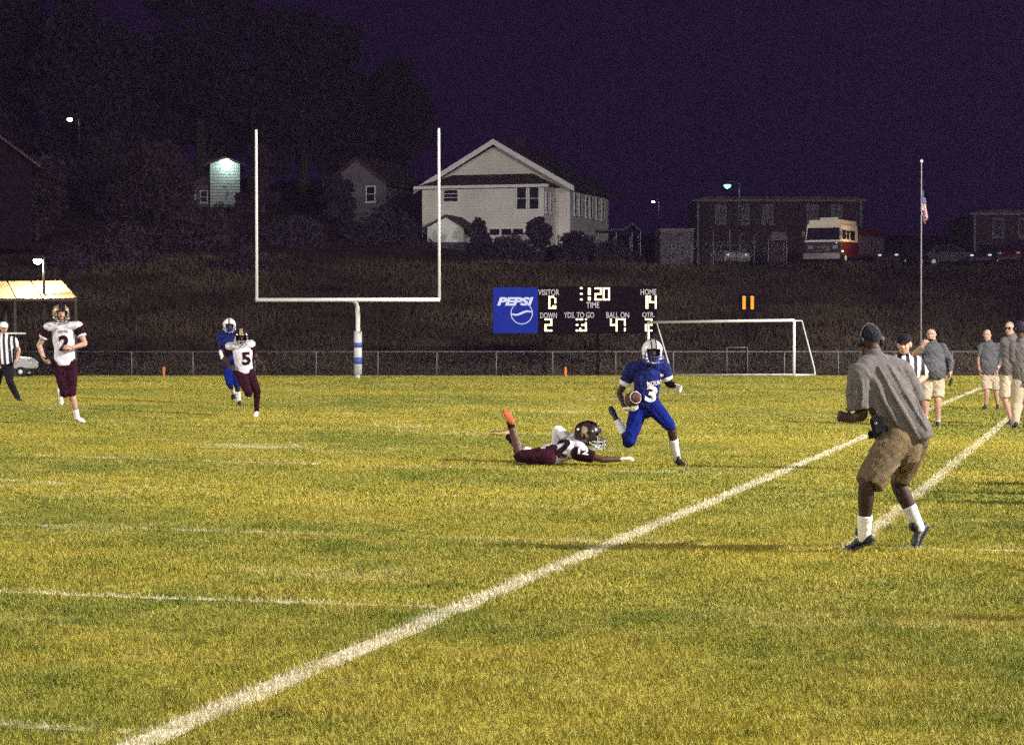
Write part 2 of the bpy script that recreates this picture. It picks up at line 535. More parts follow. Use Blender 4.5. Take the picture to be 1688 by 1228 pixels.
# ------------------------------------------------------------------ floodlight masts (outside the picture, they light the field)
M['lamp_glass'] = glow('floodlight_glass', (1.0, .95, .85), 4.0)
for i, (x, y, h, watt, aim, cone) in enumerate(FLOODS):
    z0 = gz(x, y)
    e = empty('floodlight_mast', (x, y, z0), 0, ['tall steel floodlight mast on the home side, by the near sideline', 'tall steel floodlight mast behind the home stand corner',
        'tall steel floodlight mast on the home side, by the far end zone', 'tall steel floodlight mast on the visitor side, by the far sideline', 'tall steel floodlight mast behind the visitor end'][i], 'floodlight', 'floodlight masts round the field')
    MB().loft([(0, 0, 0), (0, 0, h)], [.22, .11], n=12, cap0='flat', cap1='flat').build('pole', M['pipe'], e)
    d = Vector((aim[0] - x, aim[1] - y, 0)).normalized(); r = Vector((-d.y, d.x, 0))
    MB().bar(r * -1.9 + Vector((0, 0, h - .2)), r * 1.9 + Vector((0, 0, h - .2)), .06).build('crossarm', M['pipe'], e)
    hd = Vector((aim[0] - x, aim[1] - y, aim[2] - z0 - h)).normalized()
    for k in range(6):
        c = r * (-1.75 + .7 * k) + Vector((0, 0, h + .15)) + d * .1
        hz = MB().lathe(c - hd * .2, [(.08, 0), (.2, .12), (.27, .34)], 14, hd).build('lamp_housing', M['dark_metal'], e, True)
        MB().lathe(c + hd * .142, [(.25, 0), (.22, .03)], 14, hd).build('lamp_glass', M['lamp_glass'], hz)
    ld = bpy.data.lights.new('floodlight_beam', 'SPOT')
    ld.energy = watt; ld.color = FLOOD_COLOR; ld.spot_size = math.radians(cone); ld.spot_blend = .35; ld.shadow_soft_size = .55
    lo = bpy.data.objects.new('floodlight_beam', ld); COL.objects.link(lo); lo.parent = e
    lo.location = Vector((0, 0, h + .25)) + hd * .75
    lo.rotation_euler = hd.to_track_quat('-Z', 'Y').to_euler()

# ------------------------------------------------------------------ goalpost
GY = 91.2
gb = at(590, 623, GY); gb.z = gz(gb.x, gb.y)
e = empty('goalpost', gb, 0, 'white football goalpost with blue and white striped pad on its post', 'goalpost')
def gp(px, py): return at(px, py, GY) - gb
cb = gp(577, 495)                                    # crossbar sits in front of the post
yo = -.9
top = Vector((0, 0, gp(590, 520).z))
MB().loft([(0, 0, 0), (0, 0, 1.6), (0, 0, top.z), (-.02, -.25, cb.z - .22), (-.1, -.55, cb.z - .05), (cb.x, yo, cb.z)], [.085] * 6, sub=4, n=12, cap0='flat').build('post', M['white_metal'], e, True)
s = 1 - .9 / GY
l, r_ = gp(424, 495), gp(728, 494)
MB().bar((l.x * s, yo, cb.z), (r_.x * s, yo, cb.z + .01), .075, 12).build('crossbar', M['white_metal'], e, True)
for a, b in ((gp(427.5, 495), gp(426.5, 219)), (gp(725.5, 495), gp(724.5, 217))):
    MB().loft([(a.x, yo, a.z + .02), (b.x, yo, b.z)], [.055, .05], n=10, cap0='flat').build('upright', M['white_metal'], e, True)
zt = [gp(590, y).z for y in (546, 565, 573, 589, 600, 617)]
pad = MB().loft([(0, 0, zt[5]), (0, 0, zt[0])], [.155, .155], n=18, cap0='flat', cap1='flat').build('pad', M['pad_white'], e, True)
for a, b in ((zt[2], zt[1]), (zt[4], zt[3])):
    MB().loft([(0, 0, a), (0, 0, b)], [.162, .162], n=18, cap0='flat', cap1='flat').build('pad_band', M['pad_blue'], pad, True)

# ------------------------------------------------------------------ soccer goal
R0 = at(1309, 619.5, 103.0); R0.z = gz(R0.x, R0.y)
fd = Vector((-.837, .546, 0)); bd = Vector((.546, .837, 0))
e = empty('soccer_goal', R0, 0, 'white tubular soccer goal frame standing beyond the end line', 'goal')
Lw, Hh = 7.32, 2.44
dl = Vector((0, 0, gz(*(R0 + fd * Lw).xy) - R0.z))
up = Vector((0, 0, 1))
for name, pts in (('goal_post', [Vector((0, 0, 0)), up * Hh]), ('goal_post', [fd * Lw + dl, fd * Lw + up * Hh + dl]),
                  ('crossbar', [up * Hh, fd * Lw + up * Hh + dl])):
    MB().bar(pts[0], pts[1], .062, 10).build(name, M['white_metal'], e, True)
for o in (Vector((0, 0, 0)), fd * Lw + dl):
    MB().loft([o + up * (Hh - .02), o + up * (Hh - .02) + bd * .75, o + bd * 2.0 + up * .35, o + bd * 2.1 + up * .04], [.03] * 4, n=8).build('side_brace', M['white_metal'], e, True)
    MB().bar(o + up * .04, o + bd * 2.1 + up * .04, .03).build('ground_bar', M['white_metal'], e, True)
MB().bar(bd * 2.1 + up * .04, fd * Lw + bd * 2.1 + up * .04 + dl, .03).build('ground_bar', M['white_metal'], e, True)

# ------------------------------------------------------------------ chain-link fence along the end of the field
def wire_mat():
    m, nt, b = nodes_of('chain_link_wire')
    b.inputs['Base Color'].default_value = (.16, .155, .15, 1); b.inputs['Metallic'].default_value = .2; b.inputs['Roughness'].default_value = .5
    geo = N(nt, 'ShaderNodeNewGeometry'); sp = N(nt, 'ShaderNodeSeparateXYZ'); nt.links.new(geo.outputs['Position'], sp.inputs[0])
    masks = []
    for sg in (1, -1):
        t = mathn(nt, 'ADD', sp.outputs[0], mathn(nt, 'MULTIPLY', sp.outputs[2], sg))
        fr = mathn(nt, 'FRACT', mathn(nt, 'MULTIPLY', t, 1 / .075))
        masks.append(mathn(nt, 'LESS_THAN', fr, .022))
    mk = mathn(nt, 'MAXIMUM', masks[0], masks[1])
    tr = N(nt, 'ShaderNodeBsdfTransparent'); mx = N(nt, 'ShaderNodeMixShader')
    nt.links.new(mk, mx.inputs[0]); nt.links.new(tr.outputs[0], mx.inputs[1]); nt.links.new(b.outputs[0], mx.inputs[2])
    nt.links.new(mx.outputs[0], nt.nodes['Material Output'].inputs[0])
    return m
M['wire'] = wire_mat()
FY = 113.6
FH = at(800, 579, FY).z - gz(0, FY)
e = empty('chain_link_fence', (0, FY, gz(0, FY)), 0, 'low chain-link fence with grey pipe rail along the end of the field', 'fence')
fx = [at(px, 600, FY).x for px in (-90, 15, 118, 217, 318, 420, 521, 623, 720, 818, 911, 1015, 1110, 1198, 1232, 1293, 1382, 1475, 1570, 1665, 1760)]
for x in fx: MB().bar((x, 0, -.05), (x, 0, FH), .032, 8).build('post', M['pipe'], e, True)
MB().bar((fx[0], 0, FH - .02), (fx[-1], 0, FH - .02), .024, 8).build('top_rail', M['pipe'], e, True)
for a, b in zip(fx[:-1], fx[1:]):
    MB().add([(a + .03, .01, .03), (b - .03, .01, .03), (b - .03, .01, FH - .03), (a + .03, .01, FH - .03)], [(0, 1, 2, 3)]).build('wire_panel', M['wire'], e)
gx0, gx1 = fx[13], fx[14]
gt = MB().bar((gx0, -.03, FH + .18), (gx1, -.03, FH + .18), .025).bar((gx0, -.03, .1), (gx0, -.03, FH + .18), .025).bar((gx1, -.03, .1), (gx1, -.03, FH + .18), .025).bar((gx0, -.03, .1), (gx1, -.03, .1), .025)
gt.build('gate_frame', M['pipe'], e, True)

# ------------------------------------------------------------------ scoreboard
M['board'] = surf('scoreboard_face', (.006, .004, .0055), .9, .3, 4, spec=0.0)
M['board_text'] = surf('scoreboard_letter', (.42, .40, .44), .7, .1, 9)
M['bulb'] = glow('scoreboard_bulb', (1.0, .78, .42), 3.0)
M['clock_bulb'] = glow('clock_bulb', (1.0, .33, .006), 1.35)
def panel_blue():
    m, nt, b = nodes_of('lit_blue_panel')
    tc = N(nt, 'ShaderNodeTexCoord'); nz = N(nt, 'ShaderNodeTexNoise', inp={2: 1.1, 3: 3.0}); nt.links.new(tc.outputs['Object'], nz.inputs[0])
    c = mixc(nt, nz.outputs[0], (.03, .07, .8), (.06, .12, 1.0))
    b.inputs['Base Color'].default_value = (.002, .004, .03, 1); b.inputs['Specular IOR Level'].default_value = 0; b.inputs['Roughness'].default_value = 1
    nt.links.new(c, b.inputs['Emission Color']); b.inputs['Emission Strength'].default_value = .26
    return m
M['blue_panel'] = panel_blue()
M['panel_white'] = glow('lit_white_print', (.72, .74, .95), .85)
SY = 117.2
o0 = at(948, 550, SY)
e = empty('scoreboard', (o0.x, SY, gz(o0.x, SY)), 0, 'black electric scoreboard with glowing numerals and blue cola panel', 'scoreboard')
eo = Vector((o0.x, SY, gz(o0.x, SY)))
def sp_(px, py, dy=0): return at(px, py, SY) - eo + Vector((0, dy, 0))
X, Z, NRM = Vector((1, 0, 0)), Vector((0, 0, 1)), Vector((0, -1, 0))
a, b = sp_(887.5, 550), sp_(1083, 472)
MB().box2((a.x, 0, a.z), (b.x, .3, b.z)).build('cabinet', M['board'], e, bevel=.02)
for t in (.05, .5, .95):
    x = a.x + (b.x - a.x) * t
    MB().box2((x - .08, .1, -.1), (x + .08, .26, a.z)).build('post', M['board'], e)
a, b = sp_(813, 549), sp_(887, 474)
pn = MB().box2((a.x, -.02, a.z), (b.x - .01, .3, b.z)).build('advert_panel', M['blue_panel'], e)
pm_text = flat_text('advert_lettering', 'PEPSI', sp_(849.5, 497, -.022), X, Z, NRM, 14 / (F / SY), 60 / (F / SY), M['panel_white'], pn, .05, .25)
c = sp_(860, 516.5, -.026); rr = 18.2 / (F / SY)
ring = MB()
n = 40
a0, a1 = math.radians(-222), math.radians(42)
pts = [(math.cos(a0 + (a1 - a0) * i / n), math.sin(a0 + (a1 - a0) * i / n)) for i in range(n + 1)]
vs = [c + X * (p[0] * q) + Z * (p[1] * q) for p in pts for q in (rr * .93, rr * 1.0)]
ring.add(vs, [(2 * i, 2 * i + 1, 2 * i + 3, 2 * i + 2) for i in range(n)])
ring.build('advert_ring', M['panel_white'], pn)
wv = []
for i in range(25):
    t = -1 + 2 * i / 24
    y = .16 * math.sin(t * 2.7) + .02 + .12 * t * 0
    th = .055 + .05 * (1 - abs(t))
    wv += [c + X * (t * rr * .95) + Z * ((y - th) * rr), c + X * (t * rr * .95) + Z * ((y + th) * rr)]
MB().add(wv, [(2 * i, 2 * i + 1, 2 * i + 3, 2 * i + 2) for i in range(24)]).build('advert_wave', M['panel_white'], pn)
for txt, x0, x1, y in (('VISITOR', 887, 922, 482), ('HOME', 1056, 1082, 481.5), ('TIME', 966.5, 988, 503), ('DOWN', 890.5, 918, 520),
                       ('YDS. TO GO', 929.5, 979.5, 519.5), ('BALL ON', 999.5, 1037, 519.5), ('QTR.', 1058.5, 1079, 519.5)):
    flat_text('caption', txt, sp_((x0 + x1) / 2, y, -.002), X, Z, NRM, 9.6 / (F / SY), (x1 - x0) / (F / SY), M['board_text'], e, .012)
PAT = {'0': ['1111', '1001', '1001', '1001', '1001', '1001', '1111'], '2': ['1111', '0001', '0001', '1111', '1000', '1000', '1111'],
       '3': ['1101', '0000', '0001', '0111', '0001', '1001', '1111'], '4': ['1001', '1001', '1001', '1111', '0001', '0001', '0001'],
       '7': ['1111', '0001', '0001', '0001', '0000', '0001', '0001'], '1': ['1'] * 7, 'dots': ['1', '0', '0', '1', '0', '0', '1'],
       '1gap': ['1', '1', '1', '1', '0', '1', '1'], '0gap': ['1110', '1001', '1001', '1001', '1000', '1011', '1111']}
def digit(key, x0, x1, y0, y1, bulb='bulb', parent=e, fn=sp_):
    rows = PAT[key]; nr, nc = len(rows), len(rows[0]); mb = MB()
    for i, row in enumerate(rows):
        for j, q in enumerate(row):
            if q == '0': continue
            cx = x0 + (x1 - x0) * (j + .5) / nc; cy = y0 + (y1 - y0) * (i + .5) / nr
            wv = min((x1 - x0) / nc, 6) * .53; hv = (y1 - y0) / nr * .53
            c = fn(cx, cy)
            s = F / SY
            mb.lathe(c + Vector((0, -.004, 0)), [(1, 0), (.8, .02), (.3, .03)], 8, (0, -1, 0))
            k = len(mb.v)
            for t in range(k - 24, k):
                v = Vector(mb.v[t]) - c
                mb.v[t] = (c.x + v.x * wv / s, c.y + v.y, c.z + v.z * hv / s)
    return mb.build('numeral', M[bulb], parent)
for key, x0, x1, y0, y1 in (('0gap', 904, 917, 488, 509.5), ('dots', 956, 960.5, 473.5, 495.5), ('1gap', 969, 974, 474.5, 495.5), ('2', 980, 992, 474, 495.5),
                            ('0', 993.5, 1005.5, 474, 495.5), ('1', 1064, 1069, 487.5, 509), ('4', 1070, 1082.5, 487.5, 509), ('2', 897.5, 910.5, 525, 546.5),
                            ('dots', 949, 953.5, 525, 546.5), ('3', 955, 967.5, 525, 546.5), ('4', 1005.5, 1018, 525, 546.5), ('7', 1019.5, 1031.5, 525, 546.5),
                            ('2', 1063, 1075.5, 525, 546.5)):
    digit(key, x0, x1, y0, y1)

# play clock
co = at(1231, 620, SY); co.z = gz(co.x, SY)
e2 = empty('play_clock', co, 0, 'small play clock glowing orange 11 on a dark post', 'clock')
def cp_(px, py): return at(px, py, SY) - co
a, b = cp_(1219, 513), cp_(1247, 485)
MB().box2((a.x, .006, a.z), (b.x, .2, b.z)).build('cabinet', M['board'], e2, bevel=.015)
MB().box2((-.05, .05, -.1), (.05, .16, a.z)).build('post', M['board'], e2)
digit('1', 1223.5, 1229.5, 488, 510, 'clock_bulb', e2, cp_)
digit('1', 1237, 1243, 488, 510, 'clock_bulb', e2, cp_)

# ------------------------------------------------------------------ flagpole with limp flag
M['flagpole'] = surf('aluminium_pole', (.26, .25, .27), .5, .1, 3)
fo = at(1518, 620, 117.5); fo.z = gz(fo.x, 117.5)
e = empty('flagpole', fo, 0, 'tall thin flagpole with a ball on top, at the foot of the bank', 'flagpole')
ht = at(1518, 268, 117.5).z - fo.z
MB().loft([(0, 0, 0), (0, 0, ht)], [.05, .028], n=10, cap0='flat').build('pole', M['flagpole'], e, True)
MB().ball((0, 0, ht + .06), .08).build('finial', M['white_metal'], e, True)
def flag_mat():
    m, nt, b = nodes_of('striped_flag_cloth')
    uv = N(nt, 'ShaderNodeUVMap'); spx = N(nt, 'ShaderNodeSeparateXYZ'); nt.links.new(uv.outputs[0], spx.inputs[0])
    st = mathn(nt, 'GREATER_THAN', mathn(nt, 'FRACT', mathn(nt, 'MULTIPLY', spx.outputs[1], 6.5)), .5)
    c = mixc(nt, st, (.40, .10, .12), (.72, .70, .70))
    can = mathn(nt, 'MULTIPLY', mathn(nt, 'LESS_THAN', spx.outputs[0], .4), mathn(nt, 'GREATER_THAN', spx.outputs[1], .46))
    c = mixc(nt, can, c, (.10, .11, .22))
    nt.links.new(c, b.inputs['Base Color']); b.inputs['Roughness'].default_value = .9
    return m
zt, zb = at(1518, 312, 117.5).z - fo.z, at(1518, 371, 117.5).z - fo.z
nu, nv = 22, 16
bm = bmesh.new(); uvl = bm.loops.layers.uv.new('UVMap'); vv = []
for j in range(nv + 1):
    t = j / nv
    for i in range(nu + 1):
        s_ = i / nu
        # hangs from the pole: the fly end droops and gathers in folds
        drop = (zt - zb) * (.52 * s_ ** .8)
        z = zt - (zt - zb) * .48 * t - drop
        x = .02 + .22 * math.sin(s_ * 2.6) * (.6 + .4 * t) + .09 * math.sin(s_ * 17 + t * 3)
        y = .13 * math.sin(s_ * 15 + t * 2) * (.3 + s_)
        vv.append(bm.verts.new((x, y, z)))
for j in range(nv):
    for i in range(nu):
        ids = [(j, i), (j, i + 1), (j + 1, i + 1), (j + 1, i)]
        f = bm.faces.new([vv[q * (nu + 1) + p] for q, p in ids]); f.smooth = True
        for lp, (q, p) in zip(f.loops, ids): lp[uvl].uv = (p / nu, 1 - q / nv)
me = bpy.data.meshes.new('flag'); bm.to_mesh(me); bm.free()
fl = link_mesh('flag', me, flag_mat(), None)
fl.location = fo
tag(fl, 'limp striped flag hanging in folds from the flagpole', 'flag')

# ------------------------------------------------------------------ orange pylons on the end line
for px, py, lb in ((270, 618, 'orange end-zone pylon on the turf left of the goalpost'), (932, 618, 'orange end-zone pylon on the turf in front of the scoreboard')):
    g = on_ground(px, py + 3)
    e = empty('pylon', g, .3, lb, 'pylon', 'orange pylons on the end line')
    MB().box2((-.055, -.055, 0), (.055, .055, .05)).build('base', M['orange'], e, bevel=.01)
    MB().box2((-.05, -.05, .052), (.05, .05, .42)).build('body', M['orange'], e, bevel=.012)
# ------------------------------------------------------------------ the lit shelter and golf cart on the left
M['roof_sheet'] = surf('pale_roof_sheet', (.60, .46, .28), .55, .12, 1.5)
M['wood'] = surf('dark_timber', (.06, .045, .035), .8, .3, 8)
SHY = 111.0
def shp(px, py, Y=SHY): return at(px, py, Y)
so = shp(20, 620); so.z = gz(so.x, SHY)
e = empty('shelter', so, 0, 'open shelter with pale sheet roof lit by the lamp above it', 'shelter')
bk = [shp(-150, 466, SHY + 2.6) - so, shp(103, 463, SHY + 2.6) - so]
fr = [shp(-150, 501, SHY) - so, shp(128, 491, SHY) - so]
def lerp(a, b, t): return a + (b - a) * t
cuts = [0, .16, .33, .50, .64, .795, 1.0]
for i in range(len(cuts) - 1):
    q0, q1 = cuts[i] + .004, cuts[i + 1] - .004
    c4 = [lerp(fr[0], fr[1], q0), lerp(fr[0], fr[1], q1), lerp(bk[0], bk[1], q1), lerp(bk[0], bk[1], q0)]
    # corrugated sheet
    n = 14; vs = []
    for k in range(n + 1):
        w = .022 * (k % 2)
        for A, B in ((c4[0], c4[1]), (c4[3], c4[2])):
            p = lerp(A, B, k / n); vs.append(p + Vector((0, 0, w)))
    mb = MB().add(vs, [(2 * k, 2 * k + 2, 2 * k + 3, 2 * k + 1) for k in range(n)])
    mb.build('roof_sheet', M['roof_sheet'], e)
    p0, p1 = lerp(fr[0], fr[1], cuts[i + 1] - .01), lerp(bk[0], bk[1], cuts[i + 1] - .01)
    MB().bar(p0 - Vector((0, 0, .08)), p1 - Vector((0, 0, .08)), .05, 6).build('rafter', M['wood'], e)
    if i % 2: 
        for p in (p0, p1): MB().box2((p.x - .06, p.y - .06, 0), (p.x + .06, p.y + .06, p.z - .12)).build('post', M['wood'], e)
MB().box2((fr[0].x, fr[0].y - .04, fr[1].z - .16), (fr[1].x, fr[0].y + .04, fr[1].z - .03)).build('beam', M['wood'], e)

def lamp_on_pole(px, py, Y, label, col, watt, head=.16, strength=60, arm=.5, polemat='dark_metal', pole=True):
    p = at(px, py, Y); z0 = gz(p.x + arm, Y)
    e = empty('street_lamp', (p.x + arm, Y, z0), 0, label, 'lamp', 'lit lamps on poles')
    hh = p.z - z0
    if pole:
        MB().loft([(0, 0, 0), (0, 0, hh + .15)], [.09, .06], n=8, cap0='flat').build('pole', M[polemat], e, True)
        MB().loft([(0, 0, hh + .1), (-arm * .5, 0, hh + .28), (-arm, 0, hh + .25)], [.035] * 3, n=6, sub=3).build('arm', M[polemat], e, True)
    hd = MB().lathe((-arm, 0, hh + .06), [(head * 1.1, 0), (head * .9, .1), (head * .3, .22)], 12).build('lamp_head', M['dark_metal'], e, True)
    MB().ball((-arm, 0, hh), (head, head, head * .8)).build('bulb', glow('bulb_glow', col, strength), hd, True)
    ld = bpy.data.lights.new('lamp_light', 'POINT'); ld.energy = watt; ld.color = col; ld.shadow_soft_size = .12
    lo = bpy.data.objects.new('lamp_light', ld); COL.objects.link(lo); lo.parent = e; lo.location = (-arm, -.0, hh - .22)
    return e
lamp_on_pole(62, 430, SHY + .6, 'white lamp on a thin pole shining down on the shelter roof', (1, .80, .50), 1000, .2, 60, .3)
lamp_on_pole(115, 197, 200, 'white lamp high on a pole over the dark hillside trees', (1, .95, .8), 40, .22, 20, .8)
lamp_on_pole(1199, 306, 172, 'teal-white lamp on a pole above the brick building', (.30, 1, .80), 140, .26, 2.2, .9)
lamp_on_pole(1077, 333, 205, 'tiny warm lamp on a pole between house and brick building', (1, .85, .6), 14, .12, 25, .5)

# golf cart
def wheel(parent, c, r, w, axis=(0, 1, 0)):
    t = MB().lathe(Vector(c) - Vector(axis) * w / 2, [(r * .6, 0), (r * .94, 0), (r, w * .25), (r, w * .75), (r * .94, w), (r * .6, w)], 18, axis).build('wheel', M['black'], parent, True)
    MB().lathe(Vector(c) - Vector(axis) * (w / 2 + .006), [(r * .2, 0), (r * .58, .01), (r * .62, .03), (r * .62, w - .02), (r * .58, w), (r * .2, w + .012)], 14, axis).build('rim', M['white_metal'], t, True)
    return t
M['cart_body'] = surf('pale_cart_plastic', (.42, .42, .44), .4, .1, 4)
M['seat'] = surf('dark_vinyl', (.03, .03, .04), .5, .2, 10)
co = at(12, 619, 100); co.z = gz(co.x, co.y)
e = empty('golf_cart', co, -.15, 'pale golf cart parked by the fence under the shelter', 'golf cart')
MB().prism([(-1.15, .28), (1.1, .28), (1.1, .36), (-1.15, .36)], -.55, .55).build('chassis', M['dark_metal'], e)
MB().prism([(.45, .37), (1.18, .37), (1.2, .6), (1.0, .78), (.62, .86), (.5, .7)], -.52, .52).build('front_cowl', M['cart_body'], e, bevel=.03)
MB().prism([(-1.15, .37), (-.1, .37), (-.15, .68), (-1.15, .72)], -.54, .54).build('rear_body', M['cart_body'], e, bevel=.03)
MB().prism([(-.65, .735), (-.05, .735), (-.05, .85), (-.65, .87)], -.5, .5).build('seat', M['seat'], e, bevel=.03)
MB().prism([(-.66, .89), (-.54, .88), (-.66, 1.3), (-.76, 1.3)], -.5, .5).build('backrest', M['seat'], e, bevel=.03)
MB().box2((-.95, -.6, 1.80), (.62, .6, 1.87)).build('roof', M['white_metal'], e, bevel=.02)
for x0, x1, y in ((.72, .5, -.5), (.72, .5, .5), (-.9, -.85, -.5), (-.9, -.85, .5)):
    MB().bar((x0, y, .8 if x0 > 0 else .7), (x1, y, 1.8), .022).build('roof_post', M['dark_metal'], e, True)
for x in (-.75, .8):
    for y in (-.5, .5): wheel(e, (x, y, .22), .22, .2)
MB().loft([(.55, -.25, .88), (.3, -.25, 1.05)], [.02, .02], n=6).lathe((.28, -.25, 1.06), [(.16, 0), (.17, .02), (.16, .03)], 14, (-.6, 0, .8)).build('steering_wheel', M['black'], e)
for y in (-.36, .36):
    MB().lathe((1.17, y, .6), [(.07, 0), (.065, .04)], 10, (1, 0, .3)).build('headlight', M['pad_white'], e)

# ------------------------------------------------------------------ buildings on the hill
M['house_white'] = surf('white_siding', (.70, .65, .60), .8, .16, .30)
_nt = M['house_white'].node_tree; _b = _nt.nodes['Principled BSDF']
_tc = N(_nt, 'ShaderNodeTexCoord'); _sp = N(_nt, 'ShaderNodeSeparateXYZ'); _nt.links.new(_tc.outputs['Object'], _sp.inputs[0])
_bp = N(_nt, 'ShaderNodeBump', inp={0: .9, 1: .05}); _nt.links.new(mathn(_nt, 'FRACT', mathn(_nt, 'MULTIPLY', _sp.outputs[2], 1 / .22)), _bp.inputs['Height'])
_nt.links.new(_bp.outputs[0], _b.inputs['Normal'])
M['house_trim'] = surf('white_trim', (.72, .70, .70), .7, .06, 3)
M['roof_dark'] = surf('dark_shingle', (.055, .036, .042), .9, .35, 3)
M['glass'] = surf('dark_glass', (.012, .010, .022), .35, .3, 1, spec=.08)
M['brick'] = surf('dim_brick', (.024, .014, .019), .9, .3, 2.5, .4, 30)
M['brick_trim'] = surf('window_trim', (.10, .09, .105), .8, .1, 3)
M['shed_white'] = surf('shed_white', (.74, .75, .70), .8, .08, 2)
M['concrete'] = surf('pale_block', (.085, .075, .09), .9, .2, 3)

def window(parent, c, w, h, right, nrm, cols=2, rows=2, fr=.07, trim='house_trim', glass='glass', sill=True):
    """a framed window standing proud of the wall; c = centre on the wall plane"""
    R = Matrix((right, -nrm, Vector((0, 0, 1)))).transposed()
    g = MB().box(c + nrm * .02, (w, .04, h), R).build('window', M[glass], parent)
    f = MB()
    for sx in (-1, 1): f.box(c + right * (sx * (w / 2 + fr / 2)) + nrm * .045, (fr, .09, h + 2 * fr), R)
    for sz in (-1, 1): f.box(c + Vector((0, 0, sz * (h / 2 + fr / 2))) + nrm * .045, (w, .09, fr), R)
    for i in range(1, cols): f.box(c + right * (-w / 2 + w * i / cols) + nrm * .055, (.06 if cols > 1 else .04, .05, h), R)
    for i in range(1, rows): f.box(c + Vector((0, 0, -h / 2 + h * i / rows)) + nrm * .052, (w, .04, .045), R)
    f.build('frame', M[trim], g)
    if sill: MB().box(c + Vector((0, 0, -h / 2 - fr - .04)) + nrm * .08, (w + .3, .16, .07), R).build('sill', M[trim], g)
    return g

# the white house
HY = 185.0
ha = math.radians(17)
hc_ = at(820, 395, HY); hz0 = 8.7
e = empty('white_house', (hc_.x, HY, hz0), -ha, 'two-storey white house with broad front gable and dark pent roof', 'house')
zz = lambda py: at(800, py, HY).z - hz0
W2 = 6.0; Lh = 12.5
eave, apex = zz(303), zz(231)
BX0, BX1, BD = -5.05, 4.75, 3.4         # the room built out in front
wall = MB().prism([(-W2 + .5, -1.0), (W2 - .3, -1.0), (W2 - .3, eave), (0, apex - .35), (-W2 + .5, eave)], 0, Lh).build('wall', M['house_white'], e)
for sg in (-1, 1):
    ex = W2 + .55
    t = Vector((sg * ex, 0, eave - .28)); a = Vector((0, 0, apex))
    th = .22
    rf = MB().add([(0, -1.1, apex), (sg * ex, -1.1, eave - .35), (sg * ex, Lh + .5, eave - .35), (0, Lh + .5, apex),
              (0, -1.1, apex - th), (sg * ex, -1.1, eave - .35 - th), (sg * ex, Lh + .5, eave - .35 - th), (0, Lh + .5, apex - th)],
             [(0, 1, 2, 3), (7, 6, 5, 4), (0, 4, 5, 1), (1, 5, 6, 2), (2, 6, 7, 3), (3, 7, 4, 0)]).build('roof_slope', M['roof_dark'], e)
    d = Vector((sg * ex, 0, eave - .35 - apex)).normalized()
    nrm2 = Vector((-d.z * sg, 0, d.x * sg)) if sg > 0 else Vector((d.z, 0, -d.x))
    p0, p1 = Vector((0, -1.14, apex - .02)), Vector((sg * ex, -1.14, eave - .37))
    mb = MB().add([p0, p1, p1 - Vector((0, 0, .42)), p0 - Vector((0, 0, .42)), p0 - Vector((0, .05, 0)), p1 - Vector((0, .05, 0)), p1 - Vector((0, .05, .42)), p0 - Vector((0, .05, .42))],
                  [(3, 2, 1, 0), (4, 5, 6, 7), (0, 1, 5, 4), (1, 2, 6, 5), (2, 3, 7, 6), (3, 0, 4, 7)])
    mb.build('bargeboard', M['house_trim'], rf)
bh = zz(312)
MB().box2((BX0, -BD, -1.0), (BX1, -.003, bh)).build('front_room', M['house_white'], e)
py0, py1 = bh + .02, zz(289)
MB().add([(BX0 - .5, -BD - .5, py0), (BX1 + .5, -BD - .5, py0), (BX1 + .5, -.004, py0), (BX0 - .5, -.004, py0),
          (BX0 + 1.7, -.9, py1), (BX1 - 1.7, -.9, py1), (BX1 - 1.7, -.004, py1), (BX0 + 1.7, -.004, py1)],
         [(3, 2, 1, 0), (0, 1, 5, 4), (1, 2, 6, 5), (3, 7, 4, 0)[::-1], (4, 5, 6, 7), (2, 3, 7, 6)]).build('pent_roof', M['roof_dark'], e)
MB().box2((BX0 - .52, -BD - .56, py0 - .16), (BX1 + .52, -BD - .505, py0 + .06)).build('gutter', M['house_trim'], e)
Xv, Fv, Rv = Vector((1, 0, 0)), Vector((0, -1, 0)), Vector((1, 0, 0))
fp = lambda px: (px - 820) / 21.03 / math.cos(ha) + .9
for px in (862.5, 882.5): window(e, Vector((fp(px), -BD, zz(332.5))), .72, 1.62, Xv, Fv, 1, 2, .11)
window(e, Vector((fp(748), -BD, zz(326))), 1.1, .85, Xv, Fv, 1, 3, .04, sill=False)
for t in (2.2, 3.6, 5.6, 6.9, 8.9, 10.6):
    window(e, Vector((W2 - .3, t, zz(336))), .62, 1.6, Vector((0, 1, 0)), Vector((1, 0, 0)), 1, 2, .1)
for t in (-2.6, -1.3):
    window(e, Vector((BX1, t, zz(338))), .5, 1.4, Vector((0, 1, 0)), Vector((1, 0, 0)), 1, 2, .08)
MB().box2((W2 - .36, -.06, -1.0), (W2 - .1, .2, eave)).build('corner_board', M['house_trim'], e)
MB().box2((BX1 - .1, -BD - .03, -1.0), (BX1 + .03, -BD + .1, bh - .02)).build('corner_board', M['house_trim'], e)
# low basement windows with white mullions
for px in (819, 838, 857):
    window(e, Vector((fp(px), -BD, zz(386))), .8, .46, Xv, Fv, 1, 1, .07, sill=False)
MB().box2((-.4, Lh * .5, apex - .4), (.4, Lh * .5 + .8, apex + .7)).build('chimney', M['brick'], e)

